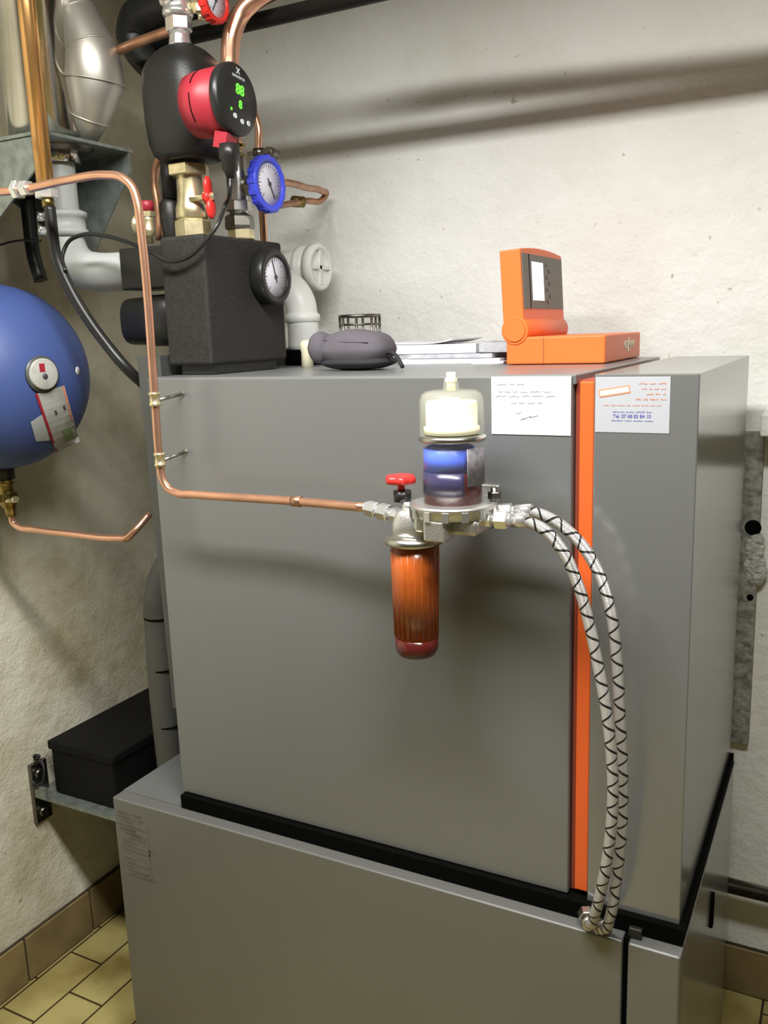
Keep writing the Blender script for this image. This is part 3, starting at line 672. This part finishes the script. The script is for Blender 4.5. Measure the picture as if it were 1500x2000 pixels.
# power cable
c0 = pl_+V((.002, 0, -.055))
cab = [c0, c0+V((.001, -.005, -.02)), W(440, 400, 1, .085), W(424, 440, 1, .060), W(398, 475, 1, .048), W(362, 505, 1, .044), W(330, 510, 1, .040), W(295, 492, 1, .036), W(250, 473, 1, .034), W(200, 460, 1, .034), W(160, 459, 1, .034), W(134, 472, 1, .030), W(122, 500, 1, .018), W(128, 530, 1, .004)]
t2 = tag(obj('power_cable', MB().tube(cab, .0036, 10, 6), 'rubber', loc=(.0, .05, 1.65)), 'thin black power cable looping from the pump plug across the black block', 'cable')
# nickel union above the pump
t = thing('pipe_union', 'bright nickel plated pipe union directly above the pump shell', 'pipe fitting', (px0, py_, zz(92)))
ux = W(350, 60, 1, py_).x; z9 = zz(93)
f = MB(); zt = lambda y_: W(350, y_, 1, py_).z
f.lathe((ux, py_, z9), (0, 0, 1), [(0, .0205), (.006, .0195), (.018, .0175), (zt(62)-z9, .0185)], 28); obj('lower_neck', f, 'chrome', t)
obj('lower_nut', MB().hexn((ux, py_, zt(62)), (ux, py_, zt(34)), .0225, .3), 'chrome', t)
obj('middle_sleeve', MB().lathe((ux, py_, zt(34)), (0, 0, 1), [(0, .024), (.004, .0265), (.010, .0265), (.013, .024), (.018, .0265), (.026, .0265)], 28), 'chrome', t)
obj('upper_nut', MB().hexn((ux, py_, zt(12)), (ux, py_, zt(-50)), .030, .3), 'chrome', t)
# red gauge at the top of the frame
rg = W(424, 0, 1, .14)
t = thing('thermometer', 'red rimmed round thermometer beside the nickel union at the very top', 'gauge', rg-V((.03, 0, .036)))
dial(rg.x, rg.y, rg.z, .0345, .016, 'red_bright', t, stem=(ux+.02, .14, rg.z-.002), needle_ang=2.6, knurl=True)
bs = W(392, 25, 1, .135); obj('drain_nipple', MB().hexn(bs, bs+V((0, 0, .014)), .010).cyl(bs-V((0, 0, .012)), bs, .005), 'brass', t)

# brass valve below the pump
t = thing('brass_ball_valve', 'large brass ball valve with red butterfly handle between pump and black block', 'valve', (.04, py_, iz1))
bx = W(374, 400, 1, py_).x; zb = lambda y_: W(374, y_, 1, py_).z
obj('top_nut', MB().hexn((bx, py_, zb(345)), (bx, py_, zb(321)), .0370, .52), 'brass', t)
obj('body', MB().lathe((bx, py_, zb(430)), (0, 0, 1), [(0, .026), (.004, .029), (.020, .0285), (.030, .025), (.052, .0235), (.080, .0235), (.094, .027), (.094, .027)], 32), 'brass', t)
obj('bottom_nut', MB().hexn((bx, py_, iz1), (bx, py_, zb(430)), .0315, .2), 'brass', t)
hp = W(407, 385, 1, py_-.02)
obj('spindle', MB().cyl((bx+.015, hp.y, hp.z), (hp.x+.014, hp.y, hp.z), .005).hexn((hp.x+.005, hp.y, hp.z), (hp.x+.013, hp.y, hp.z), .007), 'brass', t)
w_ = MB(); w_.sphere((hp.x, hp.y, hp.z+.018), .006, .010, .017, 18, 12); w_.sphere((hp.x+.004, hp.y, hp.z-.019), .007, .011, .018, 18, 12); w_.cyl((hp.x-.005, hp.y, hp.z), (hp.x+.006, hp.y, hp.z), .011)
obj('butterfly_handle', w_, 'red_bright', t)
# small safety valve on the left
t = thing('safety_valve', 'small brass valve with a red cap at the left edge of the black block', 'valve', W(290, 478, 1, .13))
s1 = W(290, 440, 1, .13); zs = lambda y_: W(290, y_, 1, .13).z
obj('body', MB().lathe((s1.x, .13, zs(476)), (0, 0, 1), [(0, .007), (.012, .008), (.014, .0125), (.026, .0125), (.030, .0105), (.040, .0115), (zs(412)-zs(476), .012), (zs(412)-zs(476), .012)], 20), 'brass', t)
obj('hex_nut', MB().hexn((s1.x, .13, zs(425)), (s1.x, .13, zs(413)), .0145), 'brass', t)
obj('red_cap', MB().lathe((s1.x, .13, zs(413)), (0, 0, 1), [(0, .0125), (0, .0125), (.016, .0125), (.0185, .010), (.0185, 0)], 20), 'red', t)
obj('outlet', MB().lathe((s1.x-.006, .13, zs(437)), (-1, 0, 0), [(0, .009), (.012, .009), (.012, .009), (.013, .019), (.018, .019), (.022, .012), (.022, 0)], 22), 'brass', t)
t = tag(obj('filling_pipe', MB().tube([W(330, 285, 1, .20), W(318, 300, 1, .20), W(305, 325, 1, .20), W(302, 355, 1, .20), W(308, 400, 1, .20), W(312, 470, 1, .20)], .0078, 14, 5), 'copper_old'), 'thin old copper pipe rising behind the red capped valve', 'pipe')
t = thing('foam_pipe_sleeve', 'black foam sleeved pipe between the red capped valve and brass ball valve', 'pipe insulation', W(330, 460, 1, .16))
s2 = W(335, 400, 1, .16); zf = lambda y_: W(335, y_, 1, .16).z
obj('upper_sleeve', MB().cyl((s2.x+.001, .16, zf(390)), (s2.x+.001, .16, zf(300)), .0160), 'foam2', t)
obj('lower_sleeve', MB().lathe((s2.x-.003, .16, iz1), (0, 0, 1), [(0, .0165), (.015, .0175), (.045, .0205), (.070, .020), (.080, .014)], 20), 'foam2', t)

# ---------------------------------------------------------------- return riser with steel valve, blue gauge, big copper bend
t = thing('steel_check_valve', 'nickel and dark steel valve stack with brass foot right of the brass ball valve', 'valve', (.07, .2, iz1))
vx_ = W(466, 400, 1, .2).x; zv = lambda y_: W(466, y_, 1, .2).z
obj('brass_foot', MB().hexn((vx_+.002, .2, iz1), (vx_+.002, .2, zv(447)), .024, .2), 'brass', t)
obj('lower_nut', MB().lathe((vx_, .2, zv(449)), (0, 0, 1), [(0, .027), (.006, .0275), (.022, .0265), (zv(420)-zv(449), .022)], 6, False, rot=.3), 'steel_dark', t)
obj('middle_nut', MB().hexn((vx_, .2, zv(414)), (vx_, .2, zv(393)), .024, .3), 'steel', t)
obj('body', MB().lathe((vx_, .2, zv(422)), (0, 0, 1), [(0, .017), (.012, .0185), (.012, .0185), (.036, .0185), (.060, .0195), (.095, .0195), (.102, .015), (.102, .015)], 26), 'steel', t)
obj('top_cap', MB().hexn((vx_, .2, zv(314)), (vx_, .2, zv(300)), .017).cyl((vx_, .2, zv(300)), (vx_, .2, zv(285)), .011).box(vx_-.008, vx_+.020, .195, .205, zv(288), zv(282)), 'brass_old', t)
bg = W(529, 359, 1, .2)
t = thing('blue_thermometer', 'blue rimmed round thermometer on the right of the steel valve stack', 'gauge', bg-V((.02, 0, .05)))
dial(bg.x, bg.y, bg.z, .0480, .018, 'blue', t, stem=(vx_+.016, .2, bg.z), stemmat='steel', needle_ang=-2.6+PI*2, rimr=.22, knurl=True)
t = tag(obj('riser_pipe', MB().tube([V((vx_-.002, .2, zv(290))), V((vx_-.004, .2, zv(200))), W(449, 120, 1, .2), W(453, 70, 1, .2), W(470, 28, 1, .21), W(500, -2, 1, .22), W(540, -22, 1, .24), W(620, -50, 1, .27)], .0165, 22, 6), 'copper'), 'thick bright copper pipe bending up and right behind the pump motor', 'pipe')
# overhead pipes that run to the right above the frame
t = tag(obj('overhead_pipe', MB().cyl((-.16, .262, 2.098), (XR, .262, 2.098), .014, n=24), 'foam2'), 'long dark insulated pipe running along the back wall at the top', 'pipe')
e0 = W(620, -50, 1, .27)
t = tag(obj('overhead_copper_pipe', MB().tube([e0, e0+V((.10, -.002, -.008)), V((XR, .268, e0.z-.012))], .0165, 18, 4), 'copper_old'), 'copper pipe running to the right above the picture', 'pipe')
# black insulated bend top left
t = thing('insulated_pipe_bend', 'thick black insulated pipe elbow at the top left of the pump', 'pipe insulation', W(270, 90, 1, .24))
obj('sleeve', MB().tube([W(400, -5, 1, .24), W(345, 5, 1, .24), W(300, 22, 1, .24), W(272, 40, 1, .24), W(262, 70, 1, .24), W(272, 100, 1, .24), W(300, 135, 1, .24), W(340, 180, 1, .24)], .034, 24, 6, rad=[.033, .034, .036, .037, .034, .029, .026, .026]), 'foam2', t)
t = thing('capillary_pipe', 'slim copper pipe crossing in front of the black insulated elbow', 'pipe', W(228, 100, 1, .16))
obj('pipe', MB().tube([W(232, 98, 1, .16), W(255, 88, 1, .16), W(290, 75, 1, .16), W(345, 55, 1, .16)], .0088, 14, 4), 'copper_old', t)
obj('end_cap', MB().cyl(W(224, 101, 1, .16), W(234, 97, 1, .16), .008), 'brass_old', t)
# thin copper pipe behind with bracket
t = thing('return_pipe', 'slim vertical copper pipe behind the blue thermometer dropping behind the black block', 'pipe', W(516, 470, 1, .33))
tp = W(514, 440, 1, .33).x
obj('pipe', MB().tube([W(485, 195, 1, .33), W(498, 225, 1, .33), W(505, 250, 1, .33), V((tp-.001, .33, W(507, 290, 1, .33).z)), V((tp, .33, 1.80)), V((tp, .33, 1.62))], .0072, 14, 5), 'copper', t)
c1 = V((tp, .33, W(508, 298, 1, .33).z)); obj('bracket', MB().lathe(c1-V((0, 0, .007)), (0, 0, 1), [(0, .008), (0, .012), (.014, .012), (.014, .008)], 16).box(c1.x-.025, c1.x+.028, .326, .334, c1.z-.004, c1.z+.004).cyl(c1+V((.02, 0, 0)), c1+V((.02, .03, 0)), .009), 'steel_dark', t)
t = thing('looped_copper_pipe', 'copper pipe looping back on itself against the wall right of the blue thermometer', 'pipe', W(600, 400, 1, .6))
obj('pipe', MB().tube([V((tp+.004, .335, W(530, 352, 1, .33).z)), W(560, 357, 1, .42), W(600, 367, 1, .55), W(628, 373, 1, .66), W(637, 379, 1, .69), W(632, 387, 1, .685), W(600, 392, 1, .62), W(560, 399, 1, .52), W(528, 405, 1, .42)], .0072, 14, 5), 'copper_old', t)
cc = W(582, 394, 1, .585); obj('clip', MB().cyl(cc-V((.006, .012, 0)), cc+V((.006, .012, 0)), .0125, n=16), 'brass_old', t)

# ================================================================ LEFT SIDE
# large copper riser + nut + hose
yo = .0
ox = W(89, 365, 1, yo).x; zo = lambda y_: W(89, y_, 1, yo).z
t = thing('gas_riser', 'thick orange coloured copper riser pipe at the far left in front of the steel flue', 'pipe', (ox, yo, zo(372)))
ztop = CZ
obj('pipe', MB().cyl((ox, yo, zo(368)), (ox, yo, ztop), .0150, n=24), 'copper_orange', t)
obj('end_nut', MB().hexn((ox, yo, zo(388)), (ox, yo, zo(368)), .0190, .2), 'chrome', t)
obj('brass_tail', MB().cyl((ox+.002, yo, zo(406)), (ox+.002, yo, zo(386)), .0105), 'brass_old', t)
hz0 = W(97, 404, 1, yo)
t = tag(obj('rubber_hose', MB().tube([hz0, W(101, 440, 1, .0), W(110, 500, 1, .005), W(135, 560, 1, .012), W(170, 620, 1, .022), W(210, 675, 1, .034), W(250, 722, 1, .046), W(280, 750, 1, .075)], .0100, 14, 6), 'rubber', loc=tuple(hz0)), 'black rubber hose hanging from the thick riser and passing behind the boiler', 'hose')
# stainless flue
fy = .115; fxx = -.283
t = thing('steel_flue', 'shiny stainless steel flue pipe standing on the grey wall bracket at top left', 'flue pipe', (fxx, fy, 1.908))
zp = 1.914
# stainless vertical pipe
ffx = W(78, 130, 1, .09).x
obj('flue_pipe', MB().lathe((ffx, .09, zp), (0, 0, 1), [(0, .062), (.003, .068), (.30, .068), (.302, .071), (.31, .071), (.312, .068), (CZ-zp-.001, .068)], 48), 'stainless', t)
# gored elbow on the right
gy = .13
gp = [W(163, 268, 1, gy), W(172, 232, 1, gy), W(186, 160, 1, gy), W(178, 95, 1, gy), W(152, 30, 1, gy), W(120, -25, 1, gy)]
obj('gored_elbow', MB().tube(gp, .04, 36, 1, True, rad=[.026, .036, .055, .047, .036, .034]), 'stainless_dull', t)
sm = MB()
for i, rr in ((1, .0368), (2, .0556), (3, .0476), (4, .0366)):
    tgt = (gp[i+1]-gp[i-1]).normalized(); sm.lathe(gp[i]-tgt*.0015, tgt, [(0, rr*.98), (0, rr*1.012), (.003, rr*1.012), (.003, rr*.98)], 36)
obj('elbow_seams', sm, 'stainless_dull', t)
obj('stub', MB().cyl((fxx+.01, fy, 1.874), (fxx+.01, fy, 1.908), .036, n=32), 'stainless', t)
# wall bracket
t = thing('flue_bracket', 'grey galvanised wall bracket with triangular cheeks under the steel flue', 'bracket', (-.4, .115, 1.62))
obj('platform', MB().box(XL, -.195, .005, .225, 1.902, 1.908), 'galv', t)
obj('flange', MB().lathe((fxx+.01, fy, 1.893), (0, 0, 1), [(0, .05), (.008, .062), (.009, .062)], 30), 'steel_dark', t)
obj('cheek', MB().prism([(XL, .008, 1.901), (-.197, .008, 1.901), (-.197, .008, 1.866), (XL+.03, .008, 1.62), (XL, .008, 1.62)], (0, .004, 0)), 'galv', t)
obj('cheek', MB().prism([(XL+.02, .215, 1.901), (-.197, .215, 1.901), (-.197, .215, 1.866), (-.31, .215, 1.722), (-.355, .215, 1.722), (XL+.02, .215, 1.86)], (0, .004, 0)), 'galv', t)
# grey plastic pipe
t = thing('grey_air_pipe', 'pale grey plastic pipe dropping from the flue bracket and turning into the black block', 'pipe', (fxx, fy, 1.64))
pvx = W(118, 350, 1, fy).x
obj('pipe', MB().tube([(pvx, fy, 1.885), (pvx, fy, 1.76), (pvx, fy, 1.735), (pvx+.012, fy, 1.700), (pvx+.040, fy, 1.680), (pvx+.075, fy, 1.673), (ix0-.115, fy+.008, 1.671)], .036, 28, 6, rad=[.029, .029, .034, .037, .037, .036, .035]), 'grey_plastic', t)
cz0 = W(125, 455, 1, fy).z
obj('socket', MB().lathe((pvx+.002, fy, cz0-.008), (0, 0, 1), [(0, .036), (.004, .041), (.012, .041), (.014, .037), (.034, .037), (.036, .041), (.044, .041), (.048, .033)], 32), 'grey_plastic', t)
for k, (a_x, a_y) in enumerate(((78, 428), (80, 455), (97, 430), (97, 458))):
    pp = W(a_x, a_y, 1, fy-.04); obj('clamp_screw', MB().cyl(pp, pp+V((.004, 0, .012)), .0065, n=12).cyl(pp+V((-.006, 0, 0)), pp+V((.008, 0, .0)), .004, n=10), 'chrome', t)
# plain near-black tube, left of and behind the grey pipe
t = tag(obj('black_tube', MB().tube([W(52, 380, 1, .16), W(58, 440, 1, .16), W(66, 500, 1, .16), W(80, 548, 1, .16)], .014, 16, 4), 'foam2'), 'black tube left of the pale grey plastic pipe', 'pipe insulation')
t = tag(obj('thin_cable', MB().tube([V((XL+.004, .11, 1.715)), W(20, 473, 1, .1), W(50, 469, 1, .1), W(80, 470, 1, .1)], .0022, 8, 4), 'rubber'), 'thin black cable running left above the blue vessel', 'cable')

# blue expansion vessel
vc = V((-.402, .03, 1.480)); va, vr = .150, .178
t = thing('expansion_vessel', 'round blue expansion vessel with a hanging label on the left wall', 'vessel', (vc.x, vc.y, vc.z-vr))
def vsh(p):
    return p
obj('shell', MB().sphere(vc, va, vr, vr, 56, 36), 'vessel', t)
obj('rim_band', MB().lathe(vc-V((.006, 0, 0)), (1, 0, 0), [(0, vr-.004), (0, vr+.0015), (.012, vr+.0015), (.012, vr-.004)], 56), 'vessel', t)
obj('wall_mount', MB().box(XL, vc.x-.10, vc.y-.05, vc.y+.05, vc.z-.06, vc.z+.06, .004), 'casing_dark', t)
def vhit(px, py, k=1.):
    d = RX*((px-750)/FPX)-UP*((py-1000)/FPX)+FW; o_ = CAM-vc; S = V((1/(va*k), 1/(vr*k), 1/(vr*k)))
    D = V((d.x*S.x, d.y*S.y, d.z*S.z)); O = V((o_.x*S.x, o_.y*S.y, o_.z*S.z))
    a = D.dot(D); bq = 2*O.dot(D); c = O.dot(O)-1; dsc = max(bq*bq-4*a*c, 0)
    p = CAM+d*((-bq-math.sqrt(dsc))/(2*a)); n = V(((p.x-vc.x)/va**2, (p.y-vc.y)/vr**2, (p.z-vc.z)/vr**2)).normalized()
    return p, n
pc_, nn = vhit(82, 731)
def disc_on(px, py, r, h, m, name, par, sy=1.):
    p, n = vhit(px, py); return obj(name, MB().lathe(p-n*.002, n, [(0, r), (0, r), (h, r), (h+.001, r*.92), (h+.001, r*.92), (h+.001, 0)], 32), m, par)
obj('valve_recess', MB().lathe(pc_-nn*.001, nn, [(0, .034), (0, .034), (.003, .034), (.004, .030), (.004, .030)], 32), 'casing_dark', t)
ca = disc_on(82, 731, .0290, .010, 'paper_grey', 'valve_cap', t)
M['tagpaper'] = mat('tag_paper', (.42, .42, .38), .5, var=.25, vscale=30)
ca.data.materials[0] = M['tagpaper']
obj('cap_mark', MB().lathe(pc_+nn*.0086+V((0, 0, -.004)), nn, [(0, .0055), (.0012, .0055), (.0012, 0)], 16), 'ink_dark', ca)
a1_ = nn.cross(V((0, 0, 1))).normalized(); b1_ = a1_.cross(nn)
if a1_.dot(RX) < 0: a1_ = -a1_
if b1_.z < 0: b1_ = -b1_
obj('cap_print', MB().obox(pc_+nn*.0092+b1_*.012-a1_*.004, a1_, b1_, nn, .0055, .0075, .0006), 'red', ca)
disc_on(152, 724, .0085, .001, 'white', 'round_sticker', t)
# label sheet fitted just in front of the shell
def hang(quad, k, nx=6, ny=10):
    q0, q1, q2, q3 = quad; g_ = []
    for j in range(ny+1):
        for i in range(nx+1):
            u_, v_ = i/nx, j/ny
            x = (q0[0]*(1-u_)+q1[0]*u_)*(1-v_)+(q3[0]*(1-u_)+q2[0]*u_)*v_; y = (q0[1]*(1-u_)+q1[1]*u_)*(1-v_)+(q3[1]*(1-u_)+q2[1]*u_)*v_
            p, n = vhit(x, y, k); g_.append((p, n))
    return g_
def sheet_from(g_, nx, ny, th):
    n0 = len(g_); vs = [p for p, n in g_]+[p+n*th for p, n in g_]; fs = []; w = nx+1
    for j in range(ny):
        for i in range(nx):
            a = j*w+i; fs.append((a, a+1, a+w+1, a+w)); fs.append((n0+a, n0+a+w, n0+a+w+1, n0+a+1))
    for i in range(nx): fs.append((i, n0+i, n0+i+1, i+1)); a = ny*w+i; fs.append((a, a+1, n0+a+1, n0+a))
    for j in range(ny): a = j*w; fs.append((a, a+w, n0+a+w, n0+a)); a = j*w+nx; fs.append((a, n0+a, n0+a+w, a+w))
    return MB().add(vs, fs)
quad = [(70, 769), (125, 753), (155, 862), (110, 883)]
lb_ = obj('label', sheet_from(hang(quad, 1.012), 6, 10, .0008), 6, 10) if False else obj('label', sheet_from(hang(quad, 1.012), 6, 10, .0008), 'tagpaper', t)
def lerpq(u_, v_):
    q0, q1, q2, q3 = quad
    return ((q0[0]*(1-u_)+q1[0]*u_)*(1-v_)+(q3[0]*(1-u_)+q2[0]*u_)*v_, (q0[1]*(1-u_)+q1[1]*u_)*(1-v_)+(q3[1]*(1-u_)+q2[1]*u_)*v_)
def patch(u0, u1, v0, v1, m, name, par, k=1.019):
    obj(name, sheet_from(hang([lerpq(u0, v0), lerpq(u1, v0), lerpq(u1, v1), lerpq(u0, v1)], k, 2, 6), 2, 6, .0004), m, par)
patch(-.03, .06, 0, 1, 'red', 'label_stripe', lb_); patch(.93, .99, 0, .6, 'ink_pink', 'label_edge', lb_)
patch(.50, .80, .70, .92, 'tag_green', 'label_print', lb_); patch(.76, .84, .33, .40, 'ink_dark', 'label_print', lb_); patch(.42, .50, .36, .43, 'ink_dark', 'label_print', lb_)
obj('round_label', sheet_from(hang([(60, 825), (85, 808), (98, 860), (70, 862)], 1.004), 6, 10, .0006), 'grey_plastic', t)
obj('neck', MB().cyl((vc.x-.028, vc.y, vc.z-vr-.024), (vc.x-.028, vc.y, vc.z-vr+.02), .022), 'foam2', t)
# brass valve under the vessel and its copper pipe
nb = V((vc.x-.028, vc.y, vc.z-vr-.024))
t = thing('vessel_valve', 'tarnished brass valve with small lever under the blue vessel', 'valve', nb-V((0, 0, .075)))
obj('body', MB().lathe(nb, (.12, 0, -1), [(0, .020), (.012, .021), (.014, .016), (.034, .0155), (.040, .019), (.052, .017), (.060, .012), (.078, .010), (.078, .010)], 22), 'brass_old', t)
obj('hex_nut', MB().hexn(nb+V((.004, 0, -.030)), nb+V((.006, 0, -.046)), .021), 'brass_old', t)
obj('lever', MB().cyl(nb+V((-.02, -.01, -.050)), nb+V((.035, -.012, -.040)), .0042).cyl(nb+V((.033, -.012, -.040)), nb+V((.045, -.013, -.0375)), .0065), 'brass', t)
e1 = nb+V((.0095, 0, -.078))
t = tag(obj('vessel_pipe', MB().tube([e1+V((0, 0, .004)), e1+V((.001, 0, -.012)), e1+V((.012, .001, -.020)), e1+V((.05, .002, -.023)), W(140, 1043, 1, .045), W(230, 1051, 1, .055), W(248, 1050, 1, .058), W(262, 1038, 1, .066), W(292, 1004, 1, .10)], .0068, 14, 6), 'copper'), 'thin copper pipe running from the tarnished valve under the vessel to the boiler', 'pipe')

# grey corrugated drain pipe beside the boiler
dx = -.208; dy = .2
t = thing('drain_pipe', 'dark grey jointed drain pipe standing between the left wall and the boiler', 'pipe', (dx, dy, FZ))
obj('pipe', MB().tube([(dx+.004, dy, FZ+.002), (dx+.003, dy, .5), (dx, dy, .92), (dx+.004, dy+.004, 1.01), (dx+.024, dy+.02, 1.07), (dx+.07, dy+.06, 1.10)], .032, 24, 6), 'grey_pipe', t)
for z in (.60, .715, .845, .96): obj('joint_band', MB().lathe((dx+.002, dy, z), (0, 0, 1), [(0, .0322), (.001, .0333), (.003, .0333), (.004, .0322)], 24), 'gap', t)

# shelf bracket and black box
t = thing('wall_shelf', 'grey metal shelf fixed to the left wall carrying the black box', 'shelf', (-.36, .3, .44))
obj('shelf_plate', MB().box(XL, -.16, .125, .45, .490, .500), 'galv', t)
obj('wall_plate', MB().box(XL, XL+.012, .118, .165, .425, .575, .002), 'steel_dark', t)
obj('end_plate', MB().box(XL+.012, XL+.05, .121, .126, .494, .525), 'galv', t)
obj('screw', MB().cyl((XL+.012, .135, .452), (XL+.024, .135, .452), .011).cyl((XL+.012, .135, .55), (XL+.024, .135, .55), .011), 'steel_dark', t)
t = thing('black_battery_box', 'matt black box standing on the wall shelf left of the boiler', 'box', (-.43, .32, .5))
obj('case', MB().box(-.532, -.335, .150, .50, .5005, .622, .006), 'black_box', t)
obj('lid', MB().box(-.537, -.330, .145, .505, .612, .634, .005), 'black_box', t)
t = tag(obj('coiled_cable', MB().tube([V((-.565+.02*math.sin(a), .132+.012*math.cos(a), .512+.035+.030*math.cos(a+.4)+.0012*a)) for a in [k*.55 for k in range(24)]], .0028, 8, 2), 'rubber'), 'black cable coiled beside the black box at the wall', 'cable')
t = tag(obj('dark_block', MB().box(-.56, -.30, .36, .52, FZ, .22, .008), 'black_box'), 'dark block on the floor in the corner below the wall shelf', 'block')  # plain near-black box on the floor below the shelf

# right-hand side of the back wall
t = thing('wall_post', 'old grey crumbling strip on the wall at the right of the boiler', 'wall strip', (.93, YB, .6))
obj('strip', MB().box(.88, .932, YB-.022, YB, .66, 1.325, .003), 'concrete', t)
pb = MB(); random.seed(5)
for k in range(9): pb.sphere((.926+random.uniform(-.006, .008), YB-.021, 1.03+k*.0095), .014+random.random()*.006, .006, .014+random.random()*.008, 14, 9)
obj('plaster_lump', pb, 'plaster_patch', t)
obj('hole', MB().lathe((.920, YB-.0225, 1.132), (0, -1, 0), [(0, .016), (.0006, .013)], 16), 'gap', t)
obj('screw', MB().lathe((.921, YB-.022, .985), (0, -1, 0), [(0, .007), (.003, .005)], 12), 'gap', t)
t = tag(obj('wall_pipe', MB().cyl((.80, .665, .350), (XR, .665, .345), .0165, n=24), 'steel'), 'horizontal dull steel pipe low on the back wall at the right', 'pipe')
